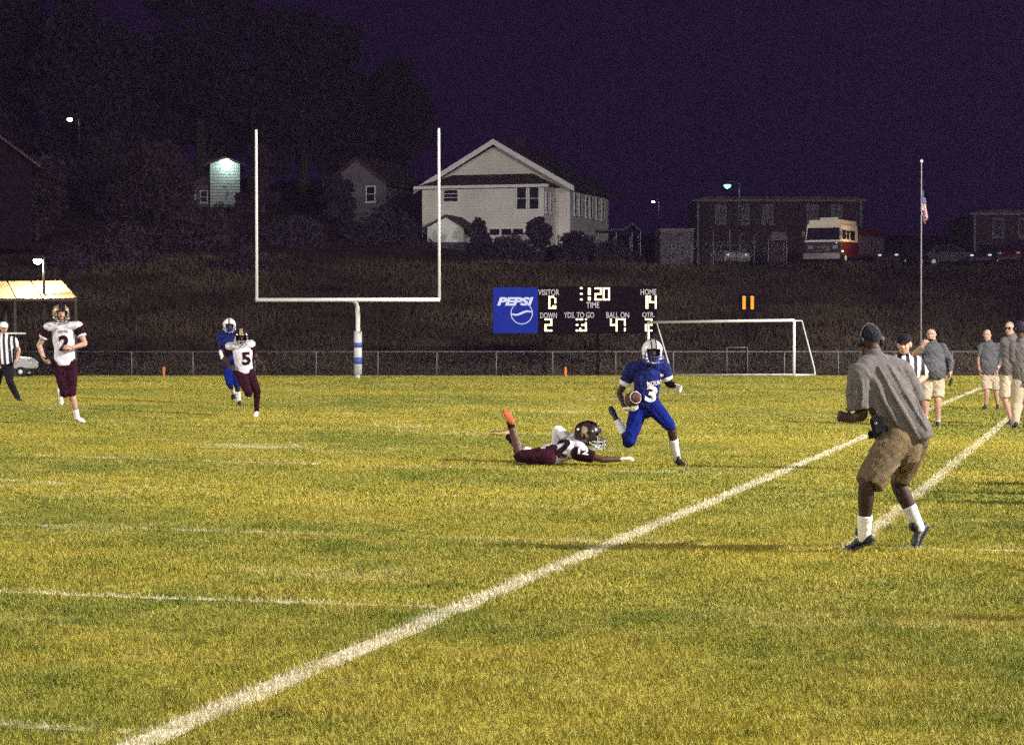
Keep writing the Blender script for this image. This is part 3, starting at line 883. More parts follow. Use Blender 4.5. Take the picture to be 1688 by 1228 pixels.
# small white shed left of the house
so2 = at(738, 398, 178); so2.z = at(738, 395, 178).z
e = empty('garden_shed', so2, -.25, 'small white gabled shed beside the white house', 'shed')
s2 = F / 178
gw = 35 / s2
MB().prism([(-gw, -.2), (gw * .78, -.2), (gw * .78, 18 / s2), (-.1, 37 / s2), (-gw, 20 / s2)], 0, 4.2).build('wall', M['shed_white'], e)
for sg, ex in ((-1, gw + .3), (1, gw * .78 + .9)):
    MB().add([(-.1, -.3, 41 / s2), (sg * ex, -.3, (19 if sg < 0 else 10) / s2), (sg * ex, 4.4, (19 if sg < 0 else 10) / s2), (-.1, 4.4, 41 / s2),
              (-.1, -.3, 38.2 / s2), (sg * ex, -.3, (16.2 if sg < 0 else 7.2) / s2), (sg * ex, 4.4, (16.2 if sg < 0 else 7.2) / s2), (-.1, 4.4, 38.2 / s2)],
             [(0, 1, 2, 3), (7, 6, 5, 4), (0, 4, 5, 1), (1, 5, 6, 2), (2, 6, 7, 3), (3, 7, 4, 0)]).build('roof_slope', M['roof_dark'], e)
MB().box2((-gw - .02, -.03, -2.4), (gw * .8, 4.2, -.22)).build('foundation', M['concrete'], e)

# a plain gabled house builder for the dim ones
def gable_house(name, label, px, py_base, Y, w, l, wall_h, rise, rz, wall, group=None, siding=False, wins=()):
    o = at(px, py_base, Y)
    e = empty(name, o, rz, label, 'house', group)
    if siding:
        n = int(wall_h / .24); vs = []; fs = []
        mb = MB()
        for i in range(n):
            z0, z1 = i * wall_h / n, (i + 1) * wall_h / n
            mb.add([(-w / 2, -.05, z0), (w / 2, -.05, z0), (w / 2, -.004, z1), (-w / 2, -.004, z1)], [(0, 1, 2, 3)])
            mb.add([(-w / 2, -.05, z0), (w / 2, -.05, z0), (w / 2, 0, z0), (-w / 2, 0, z0)], [(3, 2, 1, 0)])
        mb.build('clapboard', M[wall], e)
    MB().prism([(-w / 2, -2.5), (w / 2, -2.5), (w / 2, wall_h), (0, wall_h + rise - .15), (-w / 2, wall_h)], 0, l).build('wall', M[wall], e)
    for sg in (-1, 1):
        ex = w / 2 + .5; dz = rise * .5 / (w / 2)
        v = [(0, -.5, wall_h + rise), (sg * ex, -.5, wall_h - dz), (sg * ex, l + .5, wall_h - dz), (0, l + .5, wall_h + rise)]
        v += [(a, b, c - .18) for a, b, c in v]
        MB().add(v, [(0, 1, 2, 3), (7, 6, 5, 4), (0, 4, 5, 1), (1, 5, 6, 2), (2, 6, 7, 3), (3, 7, 4, 0)]).build('roof_slope', M['roof_dark'], e)
    for x, z, ww, hh in wins:
        window(e, Vector((x, -.004 if not siding else -.05, z)), ww, hh, Xv, Fv, 1, 2, .09)
    return e
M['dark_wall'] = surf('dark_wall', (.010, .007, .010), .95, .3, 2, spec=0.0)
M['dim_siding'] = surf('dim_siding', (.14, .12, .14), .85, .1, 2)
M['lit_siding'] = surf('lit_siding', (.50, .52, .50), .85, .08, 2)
eB = gable_house('clapboard_house', 'narrow clapboard house with greenish lamp high on its front wall', 371, 342, 196, 2.45, 7, 3.75, .45, .12, 'lit_siding', siding=True, wins=())
q = F / 196
MB().box2((-3.1, .6, -.6), (-1.3, 5.5, 1.9)).build('side_wing', M['dim_siding'], eB)
MB().prism([(-3.4, 1.91), (-1.25, 1.91), (-1.25, 2.6)], .3, 5.8).build('wing_roof', M['roof_dark'], eB)
for x in (-2.75, -1.75): window(eB, Vector((x, .6, .9)), .5, .9, Xv, Fv, 1, 2, .07)
lp = at(375, 266, 196)
e = empty('wall_lamp', lp, 0, 'glowing green-white lamp mounted on the clapboard house wall', 'lamp')
MB().box2((-.08, -.1, .02), (.08, .15, .2)).build('bracket', M['dark_metal'], e)
sh = MB().lathe((0, -.2, .12), [(.26, 0), (.2, .1), (.07, .2)], 12).build('lamp_shade', M['dark_metal'], e, True)
MB().ball((0, -.2, .06), (.17, .17, .2)).build('bulb', glow('mercury_bulb', (.55, 1, .85), 45), sh, True)
ld = bpy.data.lights.new('lamp_light', 'POINT'); ld.energy = 60; ld.color = (.66, 1, .88); ld.shadow_soft_size = .12
lo = bpy.data.objects.new('lamp_light', ld); COL.objects.link(lo); lo.parent = e; lo.location = (0, -.75, -.35)
gable_house('dim_house', 'dim pale house among trees right of the clapboard house', 590, 348, 200, 5.2, 9, 2.6, 2.0, -.35, 'dim_siding', wins=((-1.2, 1.4, .7, 1.2), (1.2, 1.4, .7, 1.2)))
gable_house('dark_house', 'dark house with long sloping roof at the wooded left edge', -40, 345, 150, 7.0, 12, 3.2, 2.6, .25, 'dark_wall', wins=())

# carport right of the house
o = at(1020, 412, 176)
e = empty('carport', o, 0, 'spindly carport with pale roof edge right of the white house', 'carport')
q = F / 176
MB().prism([(-36 / q, 33 / q), (8 / q, 35 / q), (22 / q, 45 / q), (38 / q, 30 / q), (38 / q, 28 / q), (22 / q, 42 / q), (8 / q, 32 / q), (-36 / q, 30 / q)], 0, 3.5).build('roof', M['concrete'], e)
for x in (-34, -4, 22, 36):
    for y in (.1, 3.2): MB().box2((x / q - .04, y, -1.5), (x / q + .04, y + .08, 29 / q)).build('post', M['pipe'], e)

# brick buildings
def brick_block(label, x0, x1, ytop, ybase, Y, wins, wy0, wy1):
    a, b = at(x0, ybase, Y), at(x1, ytop, Y)
    e = empty('brick_building', ((a.x + b.x) / 2, Y, a.z), 0, label, 'building', 'brick buildings behind the car park')
    w = (b.x - a.x) / 2; h = b.z - a.z
    MB().box2((-w, 0, -2), (w, 11, h)).build('wall', M['brick'], e)
    MB().box2((-w - .35, -.35, h + .003), (w + .35, 11.3, h + .16)).build('cornice', M['brick_trim'], e)
    MB().prism([(-w - .3, h + .165), (w + .3, h + .165), (w - .4, h + .4), (-w + .4, h + .4)], -.2, 11).build('roof', M['roof_dark'], e)
    MB().box2((w - .1, -.06, 0), (w + .06, .1, h)).build('downpipe', M['brick_trim'], e)
    MB().box2((-w - .06, -.06, 0), (-w + .1, .1, h)).build('downpipe', M['brick_trim'], e)
    for p in wins:
        c = at(p, (wy0 + wy1) / 2, Y) - Vector((e.location))
        q = F / Y
        window(e, Vector((c.x, 0, c.z)), 15 / q, (wy1 - wy0 - 3) / q, Xv, Fv, 1, 2, .1, 'brick_trim')
    return e
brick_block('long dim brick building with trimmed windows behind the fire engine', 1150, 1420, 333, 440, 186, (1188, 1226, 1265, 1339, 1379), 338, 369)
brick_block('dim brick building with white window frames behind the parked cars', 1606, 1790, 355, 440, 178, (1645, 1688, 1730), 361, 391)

# pale shipping box and kiosk between house and brick building
a = at(1116, 436, 170)
e = empty('storage_container', a, .1, 'dim pale storage container beside the posts with angled tops', 'container')
q = F / 170
MB().box2((-28 / q, 0, 0), (28 / q, 2.4, 54 / q)).build('body', M['concrete'], e)
MB().box2((-29 / q, -.05, 54 / q + .003), (29 / q, 2.45, 59 / q)).build('lid', M['dim_siding'], e)
for i in range(10): MB().box2(((-26 + 5.6 * i) / q, -.045, .1), ((-23.6 + 5.6 * i) / q, -.003, 53 / q)).build('rib', M['concrete'], e)
a = at(1281, 434, 162)
e = empty('kiosk', a, 0, 'small dim booth with pale canopy left of the fire engine', 'kiosk')
q = F / 162
MB().box2((-12 / q, 0, 0), (12 / q, 1.4, 36 / q)).build('body', M['brick'], e)
MB().prism([(-16 / q, 37 / q), (16 / q, 37 / q), (13 / q, 50 / q), (-9 / q, 52 / q)], -.3, 1.7).build('canopy', M['concrete'], e)
for x in (-15, 15): MB().box2((x / q - .03, -.25, 0), (x / q + .03, -.18, 37 / q)).build('post', M['pipe'], e)

# security fence posts with angled tops
FPY = 157.0
fb = at(1220, 436, FPY)
e = empty('security_fence', fb, 0, 'tall wire fence on posts with angled tops along the crest', 'fence')
q = F / FPY
pxs = [1107, 1140, 1176, 1203, 1219.5, 1243, 1292]
for i, p in enumerate(pxs):
    x = (p - 1220) / q; hgt = (57 if i in (2, 3) else 47 if i > 1 else 40) / q
    g = gz(fb.x + x, FPY) - fb.z
    MB().bar((x, 0, g - .1), (x, 0, hgt), .035, 6).build('post', M['pipe'], e, True)
    if i in (4, 5): MB().bar((x, 0, hgt), (x + .24, 0, hgt + .2), .03, 6).build('arm', M['pipe'], e)
for a, b in zip(pxs[:-1], pxs[1:]):
    a, b = (a - 1220) / q, (b - 1220) / q
    MB().add([(a + .04, .01, .1), (b - .04, .01, .1), (b - .04, .01, 1.6), (a + .04, .01, 1.6)], [(0, 1, 2, 3)]).build('wire_panel', M['wire'], e)

# ------------------------------------------------------------------ vehicles on the plateau
M['chrome'] = surf('bright_metal', (.6, .6, .62), .2, .1, 4, metal=.9)
M['engine_red'] = surf('engine_red', (.075, .007, .010), .35, .15, 2)
M['engine_white'] = surf('engine_white', (.80, .72, .58), .4, .06, 2)
M['tail'] = surf('tail_lens', (.3, .02, .02), .3, .1, 9)
M['head_lit'] = glow('lit_headlamp', (1, .97, .9), .7)
fe = at(1366, 433, 164); fe.z = gz(fe.x, 164)
e = empty('fire_engine', fe, math.radians(-27), 'red fire engine with white cab roof parked on the bank crest', 'fire engine')
# local: front at -y, width along x
w = 1.3
MB().prism([(-w, .55), (w, .55), (w, 1.62), (-w, 1.62)], -1.2, 2.5).build('cab_lower', M['engine_red'], e, bevel=.04)
cab = MB().add([(-w, -1.18, 1.64), (w, -1.18, 1.64), (w, 2.5, 1.64), (-w, 2.5, 1.64), (-w + .06, -1.0, 2.84), (w - .06, -1.0, 2.84), (w - .06, 2.5, 2.84), (-w + .06, 2.5, 2.84)],
         [(3, 2, 1, 0), (4, 5, 6, 7), (0, 1, 5, 4), (1, 2, 6, 5), (2, 3, 7, 6), (3, 0, 4, 7)]).build('cab_upper', M['engine_white'], e, bevel=.04)
MB().box2((-w + .12, -.75, 2.85), (w - .12, 2.48, 3.14)).build('raised_roof', M['engine_white'], e, bevel=.03)
lb = MB().box2((-.55, -.3, 3.17), (.75, .05, 3.32)).build('light_bar', M['engine_white'], e, bevel=.03)
MB().add([(-w + .09, -1.185, 1.74), (w - .09, -1.185, 1.74), (w - .14, -1.045, 2.58), (-w + .14, -1.045, 2.58)], [(0, 1, 2, 3)]).build('windscreen', M['glass'], e)
MB().box2((-.02, -1.2, 1.74), (.02, -1.06, 2.5)).build('windscreen_pillar', M['black'], e)
for y0, y1, z0 in ((-.85, -.15, 1.78), (.1, .55, 1.78), (.85, 1.75, 1.78)):
    MB().box2((w - .02, y0, z0), (w + .008, y1, 2.42)).build('side_window', M['glass'], e)
for y in (0, .72): MB().box2((w - .004, y - .012, .7), (w + .004, y + .012, 2.5)).build('door_seam', M['black'], e)
MB().box2((-w - .02, -1.26, 1.6), (w + .02, -1.2, 1.68)).build('trim_strip', M['house_trim'], e)
MB().box2((-w - .03, -1.62, .42), (w + .03, -1.22, .82)).build('bumper', M['chrome'], e, bevel=.04)
MB().box2((-w + .03, -1.222, .86), (w - .03, -1.203, 1.56)).build('front_panel', M['dark_metal'], e)
gr = MB().box2((-.55, -1.25, .9), (.55, -1.224, 1.45)).build('grille', M['black'], e)
for k in range(5): MB().box2((-.52, -1.27, .95 + k * .1), (.52, -1.252, .98 + k * .1)).build('slat', M['chrome'], gr)
for x in (-.9, .9):
    MB().box2((x - .2, -1.255, 1.12), (x + .2, -1.226, 1.36)).build('headlight', M['chrome'], e, bevel=.02)
    MB().loft([(x * 1.35, -1.15, 1.75), (x * 1.55, -1.3, 1.9), (x * 1.55, -1.3, 2.35)], [.02] * 3, n=6).box2((x * 1.55 - .09, -1.34, 2.0), (x * 1.55 + .09, -1.28, 2.35)).build('mirror', M['chrome'], e)
MB().box2((-w, 2.56, .6), (w, 8.4, 2.6)).build('equipment_body', M['engine_red'], e, bevel=.03)
for k in range(4):
    MB().box2((w - .01, 2.75 + k * 1.4, .85), (w + .02, 3.95 + k * 1.4, 2.15)).build('shutter', M['brick_trim'], e)
MB().box2((-w + .1, 2.6, 2.61), (w - .1, 8.3, 2.8)).build('hose_bed', M['dark_metal'], e)
for y in (-.25, 6.6):
    for sg in (-1, 1): wheel(e, (sg * (w - .12), y, .5), .5, .3, (1, 0, 0))
MB().ball((1.0, -1.25, 1.52), .05).build('marker_lamp', M['head_lit'], e)
M['amber_lit'] = glow('amber_lens', (1, .62, .22), 4)
MB().ball((w + .04, -.95, .95), .06).build('marker_lamp', M['amber_lit'], e)
ld = bpy.data.lights.new('cab_warm_fill', 'POINT'); ld.energy = 85; ld.color = (1, .62, .28); ld.shadow_soft_size = .1  # unseen warm fill added off the cab side to brighten it
lo = bpy.data.objects.new('cab_warm_fill', ld); COL.objects.link(lo); lo.parent = e; lo.location = (w + 1.1, -.2, 1.6)

def car(px, py, Y, rz, body, label, lit=False, suv=0.0):
    o = at(px, py, Y); o.z = gz(o.x, Y)
    e = empty('parked_car', o, rz, label, 'car', 'cars parked on the bank crest')
    w = .88
    # local: front at -y ; profile of (y, z)
    def prof(poly, x0, x1, name, mat, bev=.04):
        n = len(poly)
        mb = MB().add([(x0, y, z) for y, z in poly] + [(x1, y, z) for y, z in poly],
                      [tuple(range(n - 1, -1, -1)), tuple(range(n, 2 * n))] + [(i, (i + 1) % n, n + (i + 1) % n, n + i) for i in range(n)])
        return mb.build(name, mat, e, bevel=bev)
    s = suv
    prof([(-2.15, .3), (2.15, .3), (2.2, .62), (2.1, .92 + s * .15), (-.9, .95 + s * .15), (-2.0, .82 + s * .1), (-2.2, .6)], -w, w, 'body', body)
    cabm = MB().add([(-w + .06, -.85, .955 + s * .15), (w - .06, -.85, .955 + s * .15), (w - .06, 1.75, .935 + s * .15), (-w + .06, 1.75, .935 + s * .15),
                     (-w + .2, -.2, 1.42 + s * .25), (w - .2, -.2, 1.42 + s * .25), (w - .2, 1.2 + s * .4, 1.42 + s * .25), (-w + .2, 1.2 + s * .4, 1.42 + s * .25)],
                    [(3, 2, 1, 0), (4, 5, 6, 7), (0, 1, 5, 4), (1, 2, 6, 5), (2, 3, 7, 6), (3, 0, 4, 7)]).build('cabin', body, e, bevel=.04)
    g = MB(); z0, z1 = 1.0 + s * .16, 1.37 + s * .24
    f = lambda a, z: a
    MB().add([(-w + .16, -.79, z0), (w - .16, -.79, z0), (w - .25, -.29, z1), (-w + .25, -.29, z1)], [(0, 1, 2, 3)]).build('windscreen', M['glass'], e)
    MB().add([(-w + .16, 1.73, z0), (w - .16, 1.73, z0), (w - .25, 1.28 + s * .38, z1), (-w + .25, 1.28 + s * .38, z1)], [(3, 2, 1, 0)]).build('rear_window', M['glass'], e)
    for sg in (-1, 1):
        for y0, y1 in ((-.5, .35), (.45, 1.3)):
            MB().add([(sg * (w - .062), y0, z0), (sg * (w - .062), y1, z0), (sg * (w - .175), min(y1, 1.15), z1), (sg * (w - .175), max(y0, -.15), z1)], [(0, 1, 2, 3) if sg > 0 else (3, 2, 1, 0)]).build('side_window', M['glass'], e)
        MB().box((sg * .62, -2.13, .68 + s * .1), (.22, .12, .12)).build('headlight', M['head_lit'] if lit else M['chrome'], e, bevel=.02)
        MB().box((sg * .66, 2.16, .72 + s * .1), (.3, .08, .16)).build('tail_light', M['tail'], e, bevel=.02)
        for y in (-1.35, 1.35): wheel(e, (sg * (w - .1), y, .32), .32, .2, (1, 0, 0))
    MB().box((0, -2.2, .42), (1.5, .1, .16)).build('bumper', M['dark_metal'], e, bevel=.02)
    return e
M['car_silver'] = surf('silver_paint', (.34, .34, .36), .25, .06, 3, metal=.5)
M['car_dark'] = surf('dark_paint', (.02, .018, .024), .5, .1, 3, spec=.15)
M['car_red'] = surf('maroon_paint', (.05, .010, .014), .5, .1, 3, spec=.15)
car(1203, 433, 160, math.radians(8), M['car_silver'], 'silver car behind the wire fence with angled posts')
car(1487, 434, 161, math.radians(-35), M['car_dark'], 'dark car with bright headlamps right of the fire engine', True)
car(1572, 436, 163, math.radians(80), M['car_dark'], 'dark car parked side-on between flagpole and brick building')
car(1634, 437, 160, math.radians(-30), M['car_dark'], 'dark car with bright headlamps before the right brick building', True)
car(1680, 438, 160, math.radians(-30), M['car_red'], 'maroon car next to dark car before the right brick building', False, 1.0)

# ------------------------------------------------------------------ trees and bushes on the slope
def leaf_mat(name, c):
    m, nt, b = nodes_of(name)
    geo = N(nt, 'ShaderNodeNewGeometry'); nz = N(nt, 'ShaderNodeTexNoise', inp={2: .9, 3: 4.0}); nt.links.new(geo.outputs['Position'], nz.inputs[0])
    r = N(nt, 'ShaderNodeMapRange', inp={1: .3, 2: .7}); nt.links.new(nz.outputs[0], r.inputs[0])
    nt.links.new(mixc(nt, r.outputs[0], tuple(k * .55 for k in c), tuple(k * 1.35 for k in c)), b.inputs['Base Color'])
    b.inputs['Roughness'].default_value = .9; b.inputs['Specular IOR Level'].default_value = .1
    return m
M['leaf'] = leaf_mat('dark_leaf', (.036, .027, .040))
M['leaf_dry'] = leaf_mat('dry_leaf', (.040, .028, .036))
M['bark'] = surf('bark', (.045, .036, .030), .95, .3, 6, .5, 20)
def crown_mesh(lobes, n, size, seed, z_up=.3):
    r = np.random.default_rng(seed)
    L = np.array(lobes); wts = L[:, 3] ** 2; pick = r.choice(len(L), n, p=wts / wts.sum())
    d = r.normal(size=(n, 3)); d /= np.linalg.norm(d, axis=1)[:, None]
    rad = L[pick, 3] * (r.random(n) ** .38) * (1 + .15 * np.sin(d[:, 0] * 5 + d[:, 2] * 7))
    P = L[pick, :3] + d * rad[:, None] * np.array([1, 1, .85])
    a = r.normal(size=(n, 3)); a /= np.linalg.norm(a, axis=1)[:, None]
    b = np.cross(a, r.normal(size=(n, 3))); b /= np.linalg.norm(b, axis=1)[:, None]
    sz = size * (.5 + r.random(n))[:, None]
    V = np.stack([P - a * sz, P + b * sz * .5, P + a * sz, P - b * sz * .5], 1).reshape(-1, 3)
    return V, np.arange(4 * n).reshape(-1, 4)
def tree(name, label, px, py_base, py_top, Y, wpx, leaf, n, seed, cat='tree', group=None, trunk=True):
    r = random.Random(seed)
    o = at(px, py_base, Y); q = F / Y
    o.z = min(o.z, gz(o.x, Y))
    h = at(px, py_top, Y).z - o.z; w = wpx / q / 2
    e = empty(name, o, 0, label, cat, group)
    lob = []
    base = h * (.12 if trunk else .05)
    for i in range(15):
        t = r.random(); a = r.uniform(0, 6.28); rr = w * (.75 if trunk else .8) * math.sqrt(r.random()) * (1 - .55 * t)
        lob.append((rr * math.cos(a), rr * math.sin(a), base + (h - base) * (.12 + .74 * t), w * r.uniform(.25, .45) * (1 - .35 * t) + .15))
    lob.append((0, 0, base + (h - base) * .5, w * .6)); lob.append((r.uniform(-.2, .2) * w, 0, h - w * .22, w * .22))
    V, Q = crown_mesh(lob, n, .09 + h * .010, seed)
    V[:, 2] = np.maximum(V[:, 2], .02)
    big_mesh('crown' if trunk else 'foliage', V, Q, M[leaf], e)
    mb = MB().loft([(0, 0, -.4), (.1, 0, h * .3), (-.05, .05, h * .62), (.02, 0, h * .88)], [.03 * h + .03, .022 * h + .02, .012 * h + .015, .02], n=8, sub=3)
    t = mb.build('trunk' if trunk else 'stem', M['bark'], e, True)
    for lx, ly, lz, lr in lob[:6]:
        z0 = max(.1, lz - lr * 1.2 - .1 * h)
        MB().loft([(0, 0, z0), (lx * .5, ly * .5, (z0 + lz) / 2), (lx, ly, lz)], [.011 * h + .01, .008 * h + .008, .015], n=6).build('limb', M['bark'], t)
    return e
TREES = [
 ('oak_tree', 'broad dark tree at the wooded slope under the roof edge', 60, 400, 255, 165, 170, 'leaf_dry'),
 ('oak_tree', 'huge dark tree rising behind the hillside lamp pole', 150, 330, -60, 225, 330, 'leaf'),
 ('oak_tree', 'round dark tree standing left of the clapboard house', 255, 385, 225, 178, 200, 'leaf_dry'),
 ('oak_tree', 'huge dark tree behind the clapboard house', 330, 330, -50, 232, 340, 'leaf'),
 ('oak_tree', 'slim dark tree overlapping the clapboard house corner', 432, 370, 235, 188, 60, 'leaf_dry'),
 ('oak_tree', 'huge dark tree between clapboard house and dim house', 500, 350, 10, 228, 320, 'leaf'),
 ('oak_tree', 'dark tree in front of the dim pale house', 555, 385, 285, 186, 80, 'leaf'),
 ('oak_tree', 'tall dark tree left behind the white house', 640, 350, 90, 240, 260, 'leaf'),
 ('oak_tree', 'tall dark tree at the far edge of the wooded slope', 0, 330, -30, 235, 300, 'leaf'),
 ('oak_tree', 'dark tree on the slope between round tree and lamp pole', 175, 370, 215, 195, 150, 'leaf_dry'),
 ('bush', 'large dark bush below the clapboard house', 330, 450, 350, 158, 220, 'leaf_dry'),
 ('bush', 'wide dark bush on the bank behind the shelter', 190, 465, 375, 150, 190, 'leaf_dry'),
 ('bush', 'dark bush on the slope left of the garden shed', 630, 440, 345, 172, 190, 'leaf'),
 ('bush', 'dark bush growing in front of the garden shed', 690, 440, 398, 170, 90, 'leaf'),
 ('bush', 'upright dark shrub against the white house front', 790, 440, 358, 172, 48, 'leaf'),
 ('bush', 'spiky dark shrub below the double window', 890, 440, 356, 172, 60, 'leaf'),
 ('bush', 'low dark hedge bush before the white house', 845, 448, 388, 168, 120, 'leaf'),
 ('bush', 'low dark bush at the white house right corner', 945, 446, 382, 170, 110, 'leaf'),
 ('bush', 'dark bush beside the spindly carport', 1010, 446, 396, 168, 90, 'leaf'),
 ('bush', 'low scrubby bush on the bank above the running players', 400, 470, 425, 146, 150, 'leaf'),
 ('bush', 'low scrubby bush on the bank right of the shelter lamp', 110, 462, 415, 146, 130, 'leaf'),
 ('bush', 'leafy scrub overhanging the clapboard house yard', 290, 400, 310, 186, 110, 'leaf'),
 ('bush', 'small scrub in front of the clapboard house wall corner', 402, 372, 316, 188, 44, 'leaf'),
 ('bush', 'ragged dark bush on the slope under the crossbar', 480, 455, 365, 165, 200, 'leaf'),
]
for i, (nm, lb, px, pb, pt, Y, wp, lf) in enumerate(TREES):
    tr = nm == 'oak_tree'
    tree(nm, lb, px, pb, pt, Y, wp, lf, 20000 if tr and Y > 200 else 9000 if tr else 8000, 100 + i, 'tree' if tr else 'bush', 'trees on the dark hillside' if tr else 'bushes on the bank', tr)
# ------------------------------------------------------------------ people
def cloth(name, col, var=.12, bump=.35):
    return surf(name, col, .9, var, 9, bump, 240, spec=.08)
M['skin_light'] = surf('skin_light', (.40, .23, .165), .55, .1, 12, .1, 90, spec=.35)
M['skin_dark'] = surf('skin_dark', (.036, .019, .013), .6, .15, 12, .1, 90, spec=.2)
M['skin_brown'] = surf('skin_brown', (.060, .027, .017), .55, .15, 12, .1, 90, spec=.25)
M['jersey_white'] = cloth('white_jersey', (.62, .59, .66), .08)
M['maroon'] = cloth('maroon_cloth', (.018, .0045, .008), .25)
M['maroon_pants'] = cloth('maroon_pants_cloth', (.024, .0045, .010), .3)
M['blue'] = cloth('royal_blue_cloth', (.012, .017, .105), .25)
M['blue_pants'] = cloth('blue_pants_cloth', (.004, .011, .13), .2)
M['white_cloth'] = cloth('white_cloth', (.66, .64, .64), .06)
M['grey_tee'] = cloth('grey_shirt_cloth', (.112, .100, .098), .16)
M['slate_tee'] = cloth('slate_shirt_cloth', (.082, .082, .090), .2)
M['khaki'] = cloth('khaki_cloth', (.120, .086, .050), .2)
M['khaki_pale'] = cloth('pale_khaki_cloth', (.40, .32, .23), .12)
M['black_cloth'] = cloth('black_cloth', (.012, .011, .014), .2)
M['gold'] = surf('old_gold', (.33, .25, .14), .35, .12, 14, metal=.3)
M['helmet_white'] = surf('helmet_white', (.72, .71, .72), .22, .05, 9, spec=.6)
M['helmet_dark'] = surf('helmet_dark', (.020, .012, .014), .22, .2, 9, spec=.6)
M['helmet_grey'] = surf('helmet_grey', (.20, .20, .22), .3, .1, 9, spec=.5)
M['mask_bar'] = surf('mask_bar', (.30, .29, .33), .4, .1, 9)
M['mask_dark'] = surf('mask_dark', (.05, .045, .05), .4, .1, 9)
M['mask_blue'] = surf('mask_blue', (.02, .03, .2), .4, .1, 9)
M['shoe_white'] = surf('shoe_white', (.70, .68, .60), .5, .1, 20)
M['shoe_gold'] = surf('shoe_gold', (.60, .45, .20), .5, .15, 20)
M['shoe_red'] = surf('shoe_red', (.42, .10, .035), .5, .2, 20)
M['shoe_black'] = surf('shoe_black', (.018, .017, .018), .5, .3, 20, .3, 60)
M['hair_dark'] = surf('hair_dark', (.008, .007, .018), .8, .3, 40, .6, 180)
M['hair_grey'] = surf('hair_grey', (.20, .18, .17), .8, .3, 40, .6, 180)
M['eye'] = surf('eye_dark', (.03, .02, .02), .3, .1, 20)
M['lip'] = surf('lip', (.25, .10, .08), .6, .1, 20)
M['leather'] = surf('football_leather', (.075, .028, .022), .6, .2, 30, .5, 320)
M['glove'] = surf('glove_white', (.66, .60, .56), .7, .1, 30)

def fuse(mb, voxel=.011, smooth=4, disp=0.0, dscale=.1, seed=0):
    me = mb.mesh('tmp')
    bm = bmesh.new(); bm.from_mesh(me); bmesh.ops.recalc_face_normals(bm, faces=bm.faces); bm.to_mesh(me); bm.free()
    o = bpy.data.objects.new('tmp', me); COL.objects.link(o)
    m = o.modifiers.new('r', 'REMESH'); m.mode = 'VOXEL'; m.voxel_size = voxel; m.use_smooth_shade = True
    if smooth:
        s = o.modifiers.new('s', 'SMOOTH'); s.iterations = smooth; s.factor = .5
    dg = bpy.context.evaluated_depsgraph_get()
    out = bpy.data.meshes.new_from_object(o.evaluated_get(dg))
    bpy.data.objects.remove(o); bpy.data.meshes.remove(me)
    if disp and len(out.vertices):
        n = len(out.vertices)
        co = np.empty(n * 3, np.float32); out.vertices.foreach_get('co', co); co = co.reshape(-1, 3)
        no = np.empty(n * 3, np.float32); out.vertices.foreach_get('normal', no); no = no.reshape(-1, 3)
        q = co / dscale + seed * 3.7
        a = np.sin(q[:, 0] * 2.1 + 1.7 * np.sin(q[:, 2] * 1.3)) * np.sin(q[:, 2] * 1.1 + 1.9 * np.sin(q[:, 1] * 1.7 + q[:, 0]))
        b = np.sin(q[:, 0] * 4.3 + q[:, 2] * 2.9 + 2 * np.sin(q[:, 1] * 2.2)) * np.sin(q[:, 1] * 3.7 - q[:, 2] * 1.9)
        co = co + no * (disp * (a * .7 + b * .4))[:, None]
        out.vertices.foreach_set('co', co.ravel().astype(np.float32)); out.update()
    out.polygons.foreach_set('use_smooth', [True] * len(out.polygons))
    return out

